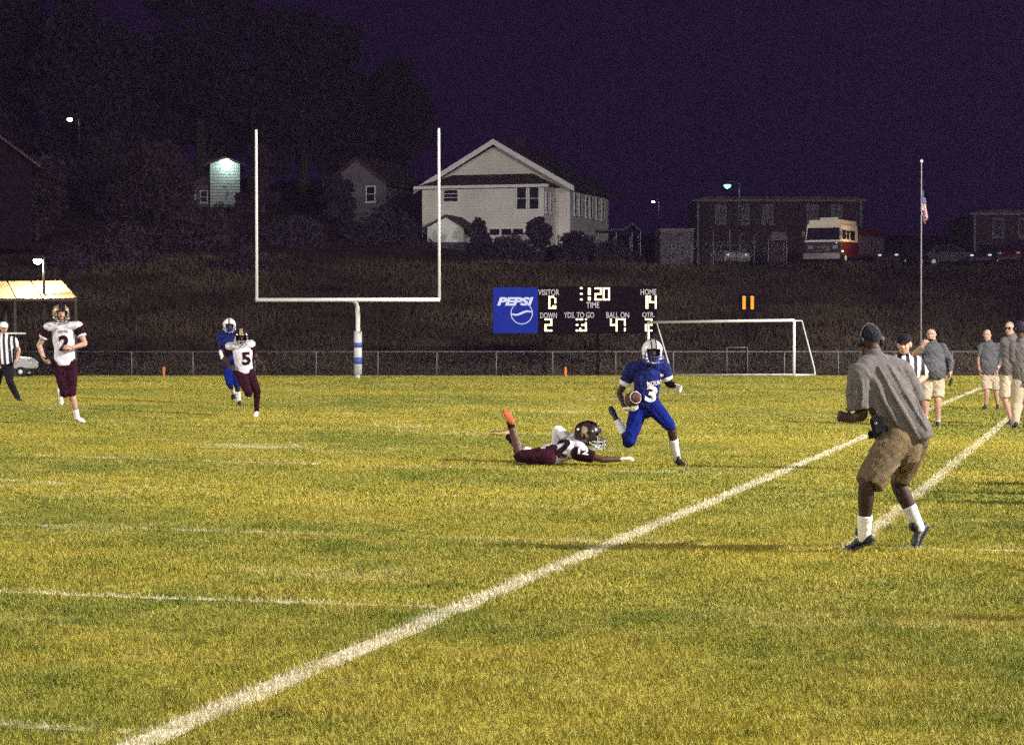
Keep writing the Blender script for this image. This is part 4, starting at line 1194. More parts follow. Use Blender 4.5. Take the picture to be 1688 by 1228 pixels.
class Person:
    def __init__(s, foot, Y=None, label='', k=1.0, group=None, base=None):
        g = on_ground(*foot)
        s.Y = Y or g.y; s.k = k; s.seed = int(foot[0]) % 97
        b = base or foot
        p = at(b[0], b[1], s.Y)
        s.o = Vector((p.x, s.Y, gz(p.x, s.Y)))
        s.e = empty('person', s.o, 0, label, 'person', group)
        s.q = F / s.Y
    def J(s, t):
        """pixel + metres behind the person's own depth -> local point"""
        p = at(t[0], t[1], s.Y + (t[2] if len(t) > 2 else 0))
        return p - s.o
    def part(s, name, mb, mat, voxel=.011, smooth=4, disp=0.0, dscale=.1, parent=None):
        return link_mesh(name, fuse(mb, voxel, smooth, disp, dscale, s.seed), mat, parent or s.e)
    def pose(s, **j):
        for n, t in j.items(): setattr(s, n, s.J(t))
        s.right = (s.SR - s.SL).normalized()
        s.hipr = (s.HR - s.HL).normalized()
        s.P = (s.HL + s.HR) / 2
        s.up = (s.N - s.P).normalized()
    def frame(s, face, up=(0, 0, 1)):
        f = Vector(face).normalized(); u = Vector(up); u = (u - f * u.dot(f)).normalized()
        s.hf, s.hu, s.hr = f, u, f.cross(u)
        return s
    # -- pieces -------------------------------------------------------
    def torso(s, mb, grow=0.0, belly=0.0, lo=-.09, hi=1.0, wide=1.0, fwd=None, cap0='round'):
        k = s.k
        prof = [(lo, .150, .105), (.0, .160, .112), (.22, .145, .105), (.42, .142, .108), (.62, .160, .118), (.8, .168, .115), (.92, .13, .095), (1.0, .07, .07)]
        pts, rad = [], []
        L = (s.N - s.P)
        for t, a, b in prof:
            if t > hi: break
            be = belly * math.exp(-((t - .25) / .22) ** 2)
            p = s.P + L * t if t >= 0 else s.P + s.up * (t * k)
            if fwd is not None: p = p + fwd * be * .6
            pts.append(p); rad.append(((a * wide + grow + be * .5) * k, (b + grow + be) * k))
        mb.loft(pts, rad, ref=(s.right + s.hipr).normalized(), n=20, sub=3, cap0=cap0)
    def arm(s, mb, a, b, c, grow=0.0, thick=1.0):
        k = s.k * thick
        mb.loft([a, a.lerp(b, .35), a.lerp(b, .8), b, b.lerp(c, .3), c], [(.062 * k + grow), .056 * k + grow, .044 * k + grow, .042 * k + grow, .043 * k + grow, .029 * k + grow], n=12, sub=3)
    def leg(s, mb, a, b, c, grow=0.0, thick=1.0):
        k = s.k * thick
        back = Vector((0, 0, 0))
        mb.loft([a, a.lerp(b, .4), a.lerp(b, .85), b, b.lerp(c, .28), b.lerp(c, .65), c], [.092 * k + grow, .083 * k + grow, .060 * k + grow, .056 * k + grow, .058 * k + grow, .043 * k + grow, .036 * k + grow], n=14, sub=3)
    def foot_pts(s, kn, an, toe, k):
        sh = (an - kn).normalized(); f = (toe - an); fd = f.normalized()
        dn = sh - fd * sh.dot(fd)
        dn = dn.normalized() if dn.length > .05 else Vector((0, 0, -1))
        heel = an + dn * (.035 * k) - fd * (.045 * k)
        return heel, fd, dn
    def shoe(s, kn, an, toe, mat, sole=None, high=False):
        k = s.k; mb = MB()
        heel, fd, dn = s.foot_pts(kn, an, toe, k)
        side = fd.cross(dn).normalized()
        L = (toe - heel)
        mid = heel + L * .5 - dn * .012 * k; ball_ = heel + L * .75
        mb.loft([heel, mid, ball_, toe], [(.036 * k, .036 * k), (.040 * k, .034 * k), (.046 * k, .028 * k), (.034 * k, .022 * k)], ref=side, n=12, sub=3)
        mb.loft([an - dn * (.05 if high else .01) * k, heel.lerp(mid, .35)], [.043 * k, .040 * k], n=12)
        o = s.part('shoe', mb, M[mat], .009, 3)
        sm = MB().loft([heel + dn * .032 * k, mid + dn * .034 * k, ball_ + dn * .024 * k, toe + dn * .014 * k], [(.037 * k, .012 * k), (.040 * k, .012 * k), (.048 * k, .011 * k), (.034 * k, .01 * k)], ref=side, n=12, sub=3)
        link_mesh('sole', sm.mesh('sole'), M[sole or 'shoe_black'], o, True)
        return o
    def sock(s, kn, an, t0, mat, grow=.006, name='sock'):
        mb = MB(); k = s.k
        def r(t): return np.interp(t, [0, .28, .65, 1], [.056, .058, .043, .036]) * k + grow
        ts = [t0 + (1.0 - t0) * i / 6 for i in range(7)]
        mb.loft([kn.lerp(an, t) for t in ts], [r(t) + .003 * (i % 2) for i, t in enumerate(ts)], n=14, cap0='flat')
        return s.part(name, mb, M[mat], .009, 2)
    def hand(s, w, el, d=None, pn=None, curl=.5, spread=.5, thumb=1, k=None):
        """hand with palm, four unequal fingers and a thumb; returns a mesh builder"""
        k = k or s.k; mb = MB()
        d = (Vector(d) if d is not None else (w - el)).normalized()
        pn = Vector(pn) if pn is not None else Vector((0, -1, 0))
        pn = (pn - d * pn.dot(d)).normalized(); ac = d.cross(pn)
        mb.loft([w - d * .02 * k, w + d * .03 * k, w + d * .09 * k], [(.026 * k, .022 * k), (.038 * k, .018 * k), (.042 * k, .014 * k)], ref=ac, n=12)
        for i, ln in enumerate((.066, .078, .073, .056)):
            off = (i - 1.5) * .0215 * k
            a = w + d * (.088 * k) + ac * off
            fan = ac * ((i - 1.5) * .12 * spread)
            pts = [a]; dd = (d + fan).normalized(); ang = 0
            for j, fr_ in enumerate((.45, .32, .23)):
                ang += curl * (.55, .75, .6)[j]
                v = dd * math.cos(ang) + pn * math.sin(ang)
                pts.append(pts[-1] + v * (ln * fr_ * 1.15 * k))
            mb.loft(pts, [.0098 * k, .0092 * k, .0085 * k, .0072 * k], n=8, sub=2)
        a = w + d * .025 * k + ac * (thumb * .032 * k)
        t1 = (d * .6 + ac * thumb * .75 + pn * .25 * (1 + curl)).normalized(); t2 = (d * .85 + ac * thumb * .25 + pn * .5 * curl).normalized()
        mb.loft([a, a + t1 * .042 * k, a + t1 * .042 * k + t2 * .036 * k], [.014 * k, .0115 * k, .009 * k], n=8, sub=2)
        return mb
    def head_shape(s, mb, H, jaw=1.0):
        k = s.k; f, u, r = s.hf, s.hu, s.hr; ax = (r, f, u)
        mb.ball(H + u * .02 * k, (.076 * k, .096 * k, .092 * k), ax, 18, 12)
        mb.ball(H - u * .05 * k + f * .028 * k, (.058 * k * jaw, .064 * k, .070 * k), ax)
        mb.ball(H - u * .098 * k + f * .062 * k, (.026 * k * jaw, .026 * k, .022 * k), ax)
        mb.loft([H + u * .012 * k + f * .088 * k, H - u * .028 * k + f * .112 * k], [.010 * k, .016 * k], n=8)
        mb.ball(H + u * .03 * k + f * .08 * k, (.055 * k, .018 * k, .012 * k), ax)
        mb.ball(H - u * .066 * k + f * .088 * k, (.026 * k, .012 * k, .012 * k), ax)
        for sg in (-1, 1): mb.ball(H + r * sg * .080 * k - u * .012 * k - f * .01 * k, (.011 * k, .022 * k, .034 * k), ax)
        for sg in (-1, 1): mb.ball(H + r * sg * .034 * k - u * .028 * k + f * .072 * k, (.022 * k, .02 * k, .02 * k), ax)
    def face_bits(s, H, brow='hair_dark'):
        k = s.k; f, u, r = s.hf, s.hu, s.hr; ax = (r, f, u)
        for sg in (-1, 1):
            MB().ball(H + r * sg * .032 * k + u * .008 * k + f * .088 * k, (.013 * k, .009 * k, .007 * k), ax, 10, 6).build('eye', M['eye'], s.e, True)
            MB().loft([H + r * sg * .015 * k + u * .028 * k + f * .098 * k, H + r * sg * .048 * k + u * .030 * k + f * .086 * k], [.005 * k, .004 * k], n=6).build('eyebrow', M[brow], s.e, True)
        MB().loft([H - r * .024 * k - u * .066 * k + f * .096 * k, H - u * .066 * k + f * .102 * k, H + r * .024 * k - u * .066 * k + f * .096 * k], [.005 * k] * 3, n=6).build('mouth', M['lip'], s.e, True)
    def body(s, skin, arms=('L', 'R'), legs=('L', 'R'), hands=None, jaw=1.0, thick=1.0, belly=0.0, lthick=1.0, slim=0.0):
        k = s.k; mb = MB()
        s.torso(mb, -slim, belly * .8, lo=-.06, cap0='flat')
        mb.loft([s.N - s.up * .04 * k, s.N.lerp(s.H, .5), s.H - s.hu * .03 * k], [.066 * k * thick, .058 * k * thick, .056 * k * thick], n=14)
        s.head_shape(mb, s.H, jaw)
        for i in arms:
            S, E, W = (getattr(s, c + i) for c in 'SEW'); s.arm(mb, S, E, W, 0, thick)
        mb.loft([s.SL, s.N - s.up * .06 * k, s.SR], [.055 * k, .07 * k, .055 * k], n=12)
        for i in legs:
            Hh, K, A = (getattr(s, c + i) for c in 'HKA'); s.leg(mb, Hh, K, A, 0, lthick)
            heel, fd, dn = s.foot_pts(K, A, getattr(s, 'T' + i), k)
            mb.loft([heel, getattr(s, 'T' + i)], [.03 * k, .02 * k], n=10)
        me = fuse(mb, .0105, 3)
        hm = MB()
        for h in hands or ():
            hm.add(h.v, h.f)
        if hm.v:
            h2 = fuse(hm, .0045, 2)
            bm = bmesh.new(); bm.from_mesh(me); bm.from_mesh(h2); bm.to_mesh(me); bm.free(); bpy.data.meshes.remove(h2)
            me.polygons.foreach_set('use_smooth', [True] * len(me.polygons))
        return link_mesh('body', me, M[skin], s.e)
    def helmet(s, shell, mask, stripe=None, stripe_w=.030, logo=None, scale=1.0, stripe2=None):
        k = s.k * scale * 1.1; f, u, r = s.hf, s.hu, s.hr; C = s.H + u * .015 * k
        A, B, Cc = .122 * k, .146 * k, .130 * k
        nt_, nph = 26, 56
        def pt(t, p, g=1.0):
            drop = 0
            return C + r * (A * g * math.sin(t) * math.sin(p)) + f * (B * g * math.sin(t) * math.cos(p)) + u * (Cc * g * math.cos(t) - (.02 * k * max(0, t - 1.57)))
        bm = bmesh.new(); vv = {}
        tmax = 2.42
        for i in range(nt_ + 1):
            for j in range(nph):
                vv[i, j] = bm.verts.new(pt(.001 + tmax * i / nt_, 2 * math.pi * j / nph))
        for i in range(nt_):
            for j in range(nph):
                t = tmax * (i + .5) / nt_; p = (2 * math.pi * (j + .5) / nph + math.pi) % (2 * math.pi) - math.pi
                if abs(p) < .82 and t > 1.30: continue
                if abs(p) < 1.15 and t > 1.30 + (abs(p) - .3) * 2.1: continue
                if t > 2.15 and abs(p) > 2.6: continue
                bm.faces.new([vv[i, j], vv[i, (j + 1) % nph], vv[i + 1, (j + 1) % nph], vv[i + 1, j]]).smooth = True
        bmesh.ops.remove_doubles(bm, verts=bm.verts, dist=.0015)
        bmesh.ops.delete(bm, geom=[v for v in bm.verts if not v.link_faces], context='VERTS')
        bmesh.ops.recalc_face_normals(bm, faces=bm.faces)
        bmesh.ops.solidify(bm, geom=bm.faces[:], thickness=.012 * k)
        me = bpy.data.meshes.new('helmet'); bm.to_mesh(me); bm.free()
        me.polygons.foreach_set('use_smooth', [True] * len(me.polygons))
        h = link_mesh('helmet', me, M[shell], s.e)
        def strip_(w0, w1, mat, name):
            vs = []
            n = 22
            for i in range(n + 1):
                a = -1.27 + (1.27 + 2.0) * i / n
                t, p = abs(a), (0 if a < 0 else math.pi)
                c = pt(t, p, 1.045)
                for w in (w0, w1): vs.append(c + r * (w * k))
            MB().add(vs, [(2 * i, 2 * i + 1, 2 * i + 3, 2 * i + 2) for i in range(n)]).build(name, M[mat], h, True)
        if stripe: strip_(-stripe_w, stripe_w, stripe, 'stripe')
        if stripe2:
            strip_(-stripe_w - .018, -stripe_w - .002, stripe2, 'stripe'); strip_(stripe_w + .002, stripe_w + .018, stripe2, 'stripe')
        mb = MB()
        def mp(p, z, out): return C + r * ((A + out * .3) * math.sin(p)) + f * ((B + out) * math.cos(p)) + u * z
        for z, o in ((-.045 * k, .042 * k), (-.082 * k, .05 * k), (-.118 * k, .045 * k)):
            mb.loft([mp(-1.15 + 2.3 * i / 10, z - .012 * k * math.cos((-1.15 + 2.3 * i / 10)), o) for i in range(11)], [.0062 * k] * 11, n=6)
        for p in (-.85, -.28, .28, .85):
            mb.loft([mp(p, (.01 if abs(p) > .5 else -.042) * k, .035 * k if abs(p) > .5 else .045 * k), mp(p, -.1 * k, .052 * k), mp(p, -.128 * k, .046 * k)], [.0062 * k] * 3, n=6)
        mb.build('face_mask', M[mask], h, True)
        cs = MB().loft([mp(-1.2, -.07 * k, 0), mp(-.5, -.125 * k, -.02 * k), mp(0, -.138 * k, -.022 * k), mp(.5, -.125 * k, -.02 * k), mp(1.2, -.07 * k, 0)], [.012 * k] * 5, n=6)
        cs.build('chin_strap', M['white_cloth'], h, True)
        for sg in (-1, 1):
            MB().lathe(pt(1.75, sg * 1.75, 1.0), [(.016 * k, 0), (.014 * k, .006)], 10, r * sg).build('ear_hole', M['black'], h)
        if logo:
            txt, mat, side, col_p, up_ = logo
            s.decal('helmet_letter', txt, pt(1.28, side * 1.62, 1.0), r * side * 1.0, up_ or u, .105 * k, M[mat], me, parent=h, bold=.04)
        s.helmet_o = h
        return h
    def decal(s, name, txt, c, nrm, up, height, mat, target, parent=None, bold=.03, off=.010, width=None, flip=False):
        vs, fs, w = text_mesh(txt, bold)
        nrm = Vector(nrm).normalized(); up = Vector(up); up = (up - nrm * up.dot(nrm)).normalized(); right = up.cross(nrm)
        sx = width / w if width else height
        bm = bmesh.new(); bv = [bm.verts.new((v.x * sx, v.y * height, 0)) for v in vs]
        for f_ in fs:
            try: bm.faces.new([bv[i] for i in f_])
            except ValueError: pass
        for _ in range(4):
            ed = [e_ for e_ in bm.edges if e_.calc_length() > .028]
            if not ed: break
            bmesh.ops.subdivide_edges(bm, edges=ed, cuts=1); bmesh.ops.triangulate(bm, faces=bm.faces)
        tree_ = BVHTree.FromPolygons([v.co for v in target.vertices], [tuple(p.vertices) for p in target.polygons])
        for v in bm.verts:
            p = c + right * v.co.x + up * v.co.y
            hit = tree_.ray_cast(p + nrm * .35, -nrm, .7)
            v.co = (hit[0] + nrm * off) if hit[0] is not None else p + nrm * off
        me = bpy.data.meshes.new(name); bm.to_mesh(me); bm.free()
        return link_mesh(name, me, mat, parent or s.e)
    def jersey(s, mat, pads=1.0, lo=-.03, belly=0.0, fwd=None, disp=.006, name='jersey', hi=1.0, wide=1.0, grow=.022):
        k = s.k; mb = MB()
        s.torso(mb, grow, belly, lo, hi, wide, fwd, 'flat')
        if pads:
            upv = s.up
            a, b = s.SL + upv * .03 * k, s.SR + upv * .03 * k; n_ = s.N - upv * .05 * k
            mb.loft([a, a.lerp(n_, .55) + upv * .02 * k, n_, b.lerp(n_, .55) + upv * .02 * k, b], [(.085 * k * pads, .105 * k), (.075 * k, .125 * k), (.07 * k, .12 * k), (.075 * k, .125 * k), (.085 * k * pads, .105 * k)], ref=upv, n=16, sub=3)
        else:
            mb.loft([s.SL, s.N - s.up * .075 * k, s.SR], [.07 * k, .09 * k, .07 * k], n=14)
        return mb
    def sleeve(s, mb, S, E, t, r0, r1, start=0.0):
        mb.loft([S.lerp(E, start), S.lerp(E, (start + t) / 2), S.lerp(E, t)], [r0 * s.k, (r0 + r1) / 2 * s.k, r1 * s.k], n=16, cap1='flat')
    def cap(s, col, brim=True, front=None):
        k = s.k; f, u, r = s.hf, s.hu, s.hr; ax = (r, f, u)
        bm_ = MB()
        C = s.H + u * .045 * k
        prof = []
        vs = []; n = 24
        for i in range(8):
            t = math.pi / 2 * i / 7
            for j in range(n):
                p = 2 * math.pi * j / n
                vs.append(C + r * (.088 * k * math.cos(t) ** .7 * math.cos(p)) + f * (.107 * k * math.cos(t) ** .7 * math.sin(p)) + u * (.088 * k * math.sin(t)))
        fs = [(i * n + j, i * n + (j + 1) % n, (i + 1) * n + (j + 1) % n, (i + 1) * n + j) for i in range(7) for j in range(n)]
        bm_.add(vs, fs)
        o = bm_.build('cap', M[col], s.e, True)
        if brim:
            b = MB(); vs = []
            for i in range(13):
                p = math.pi * (.12 + .76 * i / 12)
                for rr, dz in ((1.0, .0), (1.0, .006)):
                    vs.append(C + r * (.088 * k * math.cos(p)) + f * (.105 * k * math.sin(p)) + u * dz)
                    vs.append(C + r * (.080 * k * math.cos(p)) + f * ((.105 + .075 * math.sin(p)) * k * math.sin(p)) + u * (dz - .018 * k))
            b.add(vs, [(4 * i, 4 * i + 1, 4 * i + 5, 4 * i + 4) for i in range(12)] + [(4 * i + 2, 4 * i + 6, 4 * i + 7, 4 * i + 3) for i in range(12)] + [(4 * i + 1, 4 * i + 3, 4 * i + 7, 4 * i + 5) for i in range(12)])
            b.build('brim', M[front or col], o, True)
        return o
    def hair(s, mat, t_front=.75, t_back=1.75, grow=1.06, name='hair'):
        k = s.k; f, u, r = s.hf, s.hu, s.hr
        C = s.H + u * .02 * k; vs = []; n = 26; m = 10
        for i in range(m + 1):
            for j in range(n):
                p = 2 * math.pi * j / n
                tm = t_back + (t_front - t_back) * max(0, math.cos(p)) ** .6
                t = tm * i / m
                vs.append(C + r * (.076 * grow * k * math.sin(t) * math.sin(p)) + f * (.096 * grow * k * math.sin(t) * math.cos(p)) + u * (.092 * grow * k * math.cos(t)))
        fs = [(i * n + j, i * n + (j + 1) % n, (i + 1) * n + (j + 1) % n, (i + 1) * n + j) for i in range(m) for j in range(n)]
        return MB().add(vs, fs).build(name, M[mat], s.e, True)
    def headset(s, cup=('L', 'R'), mat='black', band='mask_dark'):
        k = s.k; f, u, r = s.hf, s.hu, s.hr; C = s.H + u * .012 * k
        pts = [C + r * (.092 * k * math.sin(a)) + u * (.112 * k * math.cos(a)) - f * .005 for a in np.linspace(-1.75, 1.75, 15)]
        h = MB().loft(pts, [(.009 * k, .005 * k)] * 15, ref=f, n=8).build('headset', M[band], s.e, True)
        for sg in (-1, 1):
            MB().lathe(C + r * sg * .078 * k - u * .02 * k, [(.03 * k, 0), (.042 * k, .01 * k), (.04 * k, .034 * k), (.02 * k, .04 * k)], 14, r * sg).build('ear_cup', M[mat], h, True)
        MB().loft([C - r * .1 * k - u * .03 * k, C - r * .085 * k - u * .08 * k + f * .07 * k, C - r * .03 * k - u * .085 * k + f * .125 * k], [.004 * k] * 3, n=6, sub=3).build('boom', M[mat], h, True)
        return h

def stripes_mat(name, axis, period=.062, duty=.5, phase=0.0):
    m, nt, b = nodes_of(name)
    tc = N(nt, 'ShaderNodeTexCoord'); d = N(nt, 'ShaderNodeVectorMath', operation='DOT_PRODUCT')
    nt.links.new(tc.outputs['Object'], d.inputs[0]); d.inputs[1].default_value = axis
    fr_ = mathn(nt, 'FRACT', mathn(nt, 'ADD', mathn(nt, 'MULTIPLY', d.outputs['Value'], 1 / period), 50.0 + phase))
    nt.links.new(mixc(nt, mathn(nt, 'GREATER_THAN', fr_, duty), (.62, .61, .64), (.014, .012, .016)), b.inputs['Base Color'])
    b.inputs['Roughness'].default_value = .9
    return m

def drape(P, mb, paths, vox, sm):
    """ridges of cloth that follow the surface below them; paths of pixel points and a radius"""
    me = fuse(mb, .014, 3)
    bv = BVHTree.FromPolygons([v.co for v in me.vertices], [tuple(q.vertices) for q in me.polygons])
    eye = Vector((0, 0, HC)) - P.o
    for pts, r in paths:
        hp = []
        for i in range(len(pts) - 1):
            for t in np.linspace(0, 1, 6)[:(None if i == len(pts) - 2 else -1)]:
                x = pts[i][0] + (pts[i + 1][0] - pts[i][0]) * t; y = pts[i][1] + (pts[i + 1][1] - pts[i][1]) * t
                d = ray(x, y).normalized(); h = bv.ray_cast(eye, d)
                if h[0] is not None: hp.append(h[0] + h[1] * (r * .25))
        if len(hp) > 3:
            n = len(hp); mb.loft(hp, [r * (.45 + .65 * math.sin(math.pi * (i + .6) / (n + .2))) for i in range(n)], n=8)
    bpy.data.meshes.remove(me)
# ---- player in white number 2
p = Person((132, 702), label='player in white jersey number 2 jogging, maroon pants and gold helmet', base=(112, 690))
p.pose(H=(100, 517), N=(104, 536, .02), SL=(80, 543, .0), SR=(129, 541, .0), EL=(64.5, 569, .05), WL=(72, 591, -.05), ER=(140, 567, -.05), WR=(119, 573, -.26),
       HL=(97, 600, .0), HR=(117, 600, .0), KL=(107, 648, -.12), AL=(99, 649, .30), TL=(101, 666, .36), KR=(118, 648, -.08), AR=(127, 687, .02), TR=(138, 695, -.13))
p.frame((.35, -.93, -.06))
p.body('skin_light', hands=[p.hand(p.WL, p.EL, d=(.35, -.5, -.4), pn=(.8, -.2, 0), curl=1.0), p.hand(p.WR, p.ER, d=(-.75, -.45, .05), pn=(-.2, .6, -.3), curl=.9)])
me = p.jersey('jersey_white', pads=1.0)
j = p.part('jersey', me, M['jersey_white'], .0105, 3, .005)
mb = MB(); p.sleeve(mb, p.SL + Vector((0, 0, .02)), p.EL, .52, .092, .074, .06); p.part('sleeve', mb, M['maroon'], .011, 2, .003)
mb = MB(); p.sleeve(mb, p.SR + Vector((0, 0, .02)), p.ER, .52, .092, .074, .06); p.part('sleeve', mb, M['maroon'], .011, 2, .003)
for S, E in ((p.SL, p.EL), (p.SR, p.ER)):
    mb = MB(); p.sleeve(mb, S + Vector((0, 0, .02)), E, .58, .078, .077, .50); p.part('sleeve_cuff', mb, M['jersey_white'], .009, 1)
fw = Vector((.15, -1, .05))
p.decal('number', '2', p.J((106, 566)), fw, p.up, .25, M['maroon'], j.data, bold=.045, width=.17)
p.decal('team_name', 'RADFORD', p.J((104, 547)), fw, p.up, .045, M['maroon'], j.data, bold=.015, width=.17)
mb = MB(); mb.loft([p.P + p.up * .1, p.P, p.P - p.up * .07], [(.165, .118), (.168, .122), (.13, .11)], ref=p.hipr, n=18)
p.leg(mb, p.HL, p.KL, p.KL.lerp(p.AL, .12), .020); p.leg(mb, p.HR, p.KR, p.KR.lerp(p.AR, .12), .020)
p.part('pants', mb, M['maroon_pants'], .011, 4, .004)
p.sock(p.KR, p.AR, .70, 'white_cloth'); p.sock(p.KL, p.AL, .72, 'white_cloth')
p.shoe(p.KR, p.AR, p.TR, 'shoe_white'); p.shoe(p.KL, p.AL, p.TL, 'shoe_white')
p.helmet('gold', 'mask_dark', 'helmet_dark', .046)

# ---- player in white number 5
p = Person((421, 687), label='player in white jersey number 5 running, dark helmet and maroon pants', base=(415, 680), k=.97)
p.pose(H=(397.5, 556, -.10), N=(399, 570, -.02), SL=(379, 574), SR=(414, 570), EL=(370, 592, .06), WL=(378, 604, -.2), ER=(421, 589, .08), WR=(431, 602, -.02),
       HL=(395, 614), HR=(410, 613), KL=(410, 648, -.30), AL=(408, 640, .14), TL=(409, 655, .2), KR=(423.5, 645, -.04), AR=(423, 679, .03), TR=(421, 687, -.18))
p.frame((.12, -.98, -.16))
p.body('skin_dark', hands=[p.hand(p.WL, p.EL, d=(.5, -.5, -.2), pn=(.3, .2, -.8), curl=1.0), p.hand(p.WR, p.ER, d=(.35, -.4, -.6), pn=(-.6, -.6, 0), curl=.6)])
j = p.part('jersey', p.jersey('jersey_white'), M['jersey_white'], .0105, 3, .006)
for S, E in ((p.SL, p.EL), (p.SR, p.ER)):
    mb = MB(); p.sleeve(mb, S, E, .6, .088, .070, .12); p.part('sleeve', mb, M['maroon'], .011, 2)
p.decal('number', '5', p.J((406, 591)), (.12, -1, 0), p.up, .24, M['maroon'], j.data, bold=.045, width=.16)
mb = MB(); mb.loft([p.P + p.up * .1, p.P, p.P - p.up * .07], [(.16, .118), (.165, .122), (.13, .11)], ref=p.hipr, n=18)
p.leg(mb, p.HL, p.KL, p.KL.lerp(p.AL, .15), .020); p.leg(mb, p.HR, p.KR, p.KR.lerp(p.AR, .15), .020)
p.part('pants', mb, M['maroon_pants'], .011, 4, .004)
p.sock(p.KR, p.AR, .12, 'maroon'); p.sock(p.KL, p.AL, .12, 'maroon')
p.shoe(p.KR, p.AR, p.TR, 'shoe_white'); p.shoe(p.KL, p.AL, p.TL, 'shoe_white')
p.helmet('helmet_dark', 'mask_bar', 'gold', .03)

# ---- blue player trailing number 5
p = Person((394, 669), label='player in blue with white helmet trailing just behind number 5', base=(384, 665), k=.97)
p.pose(H=(378, 537), N=(379, 552), SL=(363, 558), SR=(395, 558), EL=(364, 578, .02), WL=(368, 596, -.12), ER=(400, 578, .05), WR=(392, 590, -.2),
       HL=(374, 598), HR=(387, 598), KL=(378, 632, -.15), AL=(385, 648, .28), TL=(383, 658, .30), KR=(391, 634, -.1), AR=(394, 661, 0), TR=(396, 669, -.16))
p.frame((.12, -.98, -.1))
p.body('skin_dark', hands=[p.hand(p.WL, p.EL, pn=(1, 0, 0), curl=.9), p.hand(p.WR, p.ER, pn=(-1, 0, 0), curl=.9)])
mb = p.jersey('blue'); p.sleeve(mb, p.SL, p.EL, .55, .085, .07); p.sleeve(mb, p.SR, p.ER, .55, .085, .07)
p.part('jersey', mb, M['blue'], .012, 4, .005)
for S, E, W in ((p.SL, p.EL, p.WL), (p.SR, p.ER, p.WR)):
    mb = MB(); p.sleeve(mb, E, W, .8, .05, .038, .1); p.part('arm_sleeve', mb, M['white_cloth'], .009, 2)
mb = MB(); mb.loft([p.P + p.up * .1, p.P, p.P - p.up * .07], [(.16, .118), (.165, .122), (.13, .11)], ref=p.hipr, n=18)
p.leg(mb, p.HL, p.KL, p.KL.lerp(p.AL, .12), .018); p.leg(mb, p.HR, p.KR, p.KR.lerp(p.AR, .12), .018)
p.part('pants', mb, M['blue_pants'], .012, 4, .004)
p.sock(p.KR, p.AR, .4, 'white_cloth'); p.sock(p.KL, p.AL, .4, 'white_cloth')
p.shoe(p.KR, p.AR, p.TR, 'shoe_black'); p.shoe(p.KL, p.AL, p.TL, 'shoe_black')
p.helmet('helmet_white', 'mask_blue', 'helmet_grey', .018)

# ---- ball carrier
p = Person((1122, 769), label='ball carrier in royal blue uniform and white helmet cradling a football', base=(1085, 765), k=.95)
p.pose(H=(1075, 580, -.12), N=(1069, 602, -.02), SL=(1041, 611, .03), SR=(1094, 609, .0), EL=(1021, 648, .10), WL=(1031, 674, -.14), ER=(1103, 633, .10), WR=(1114, 636, -.08),
       HL=(1054, 669, .02), HR=(1074, 666, -.02), KL=(1037, 729, -.12), AL=(1017, 691, .30), TL=(1006, 672, .38), KR=(1106, 705, -.14), AR=(1116.5, 756, .04), TR=(1129, 769, -.10))
p.frame((.10, -.98, -.10))
hL = p.hand(p.WL, p.EL, d=(.75, -.62, -.05), pn=(.25, .35, .9), curl=.75, spread=1.0, thumb=-1, k=1.05)
hR = p.hand(p.WR, p.ER, d=(.55, -.5, -.3), pn=(-.5, -.6, -.2), curl=1.1)
p.body('skin_dark', hands=[])
for nm, h in (('glove', hL), ('glove', hR)): link_mesh(nm, fuse(h, .0045, 2), M['glove'], p.e)
mb = p.jersey('blue', pads=1.05); p.sleeve(mb, p.SL, p.EL, .50, .095, .080); p.sleeve(mb, p.SR, p.ER, .5, .09, .072)
drape(p, mb, [([(1052, 612), (1058, 640), (1062, 660)], .014), ([(1068, 618), (1060, 645)], .013), ([(1090, 622), (1080, 650), (1072, 664)], .014), ([(1046, 632), (1052, 655)], .013), ([(1036, 604), (1030, 622)], .012), ([(1044, 606), (1040, 624)], .011)], .009, 3)
j = p.part('jersey', mb, M['blue'], .0095, 3, .009, .08)
for S, E in ((p.SL, p.EL), (p.SR, p.ER)):
    mb = MB(); p.sleeve(mb, S, E, .64, .082, .078, .49); p.part('sleeve_cuff', mb, M['white_cloth'], .008, 1, .003, .04)
mb = MB(); p.arm(mb, p.SR.lerp(p.ER, .6), p.ER, p.ER.lerp(p.WR, .92), .006); p.part('arm_sleeve', mb, M['black_cloth'], .009, 2)
fw = Vector((.22, -1, -.05))
p.decal('team_name', 'MOUNT', p.J((1076, 630)), fw, p.up + Vector((-.18, 0, 0)), .055, M['white_cloth'], j.data, bold=.02, width=.215)
p.decal('number', '3', p.J((1069, 648)), fw, p.up + Vector((.1, 0, 0)), .20, M['white_cloth'], j.data, bold=.04, width=.14)
p.decal('emblem', 'H', p.J((1088, 618)), fw, p.up, .03, M['white_cloth'], j.data, bold=.02, width=.04)
mb = MB(); mb.loft([p.P + p.up * .12, p.P, p.P - p.up * .06], [(.155, .12), (.165, .13), (.12, .11)], ref=p.hipr, n=18)
p.leg(mb, p.HL, p.KL, p.KL.lerp(p.AL, .16), .020, 1.05); p.leg(mb, p.HR, p.KR.lerp(p.HR, .06), p.KR, .020, 1.05)
drape(p, mb, [([(1052, 676), (1044, 700)], .012), ([(1060, 676), (1046, 715)], .012), ([(1066, 672), (1088, 690)], .012), ([(1074, 676), (1098, 704)], .012), ([(1034, 706), (1046, 722)], .011)], .009, 3)
p.part('pants', mb, M['blue_pants'], .0095, 3, .006, .1)
p.sock(p.KR, p.AR, .36, 'white_cloth', .008); p.sock(p.KL, p.AL, .30, 'white_cloth', .008)
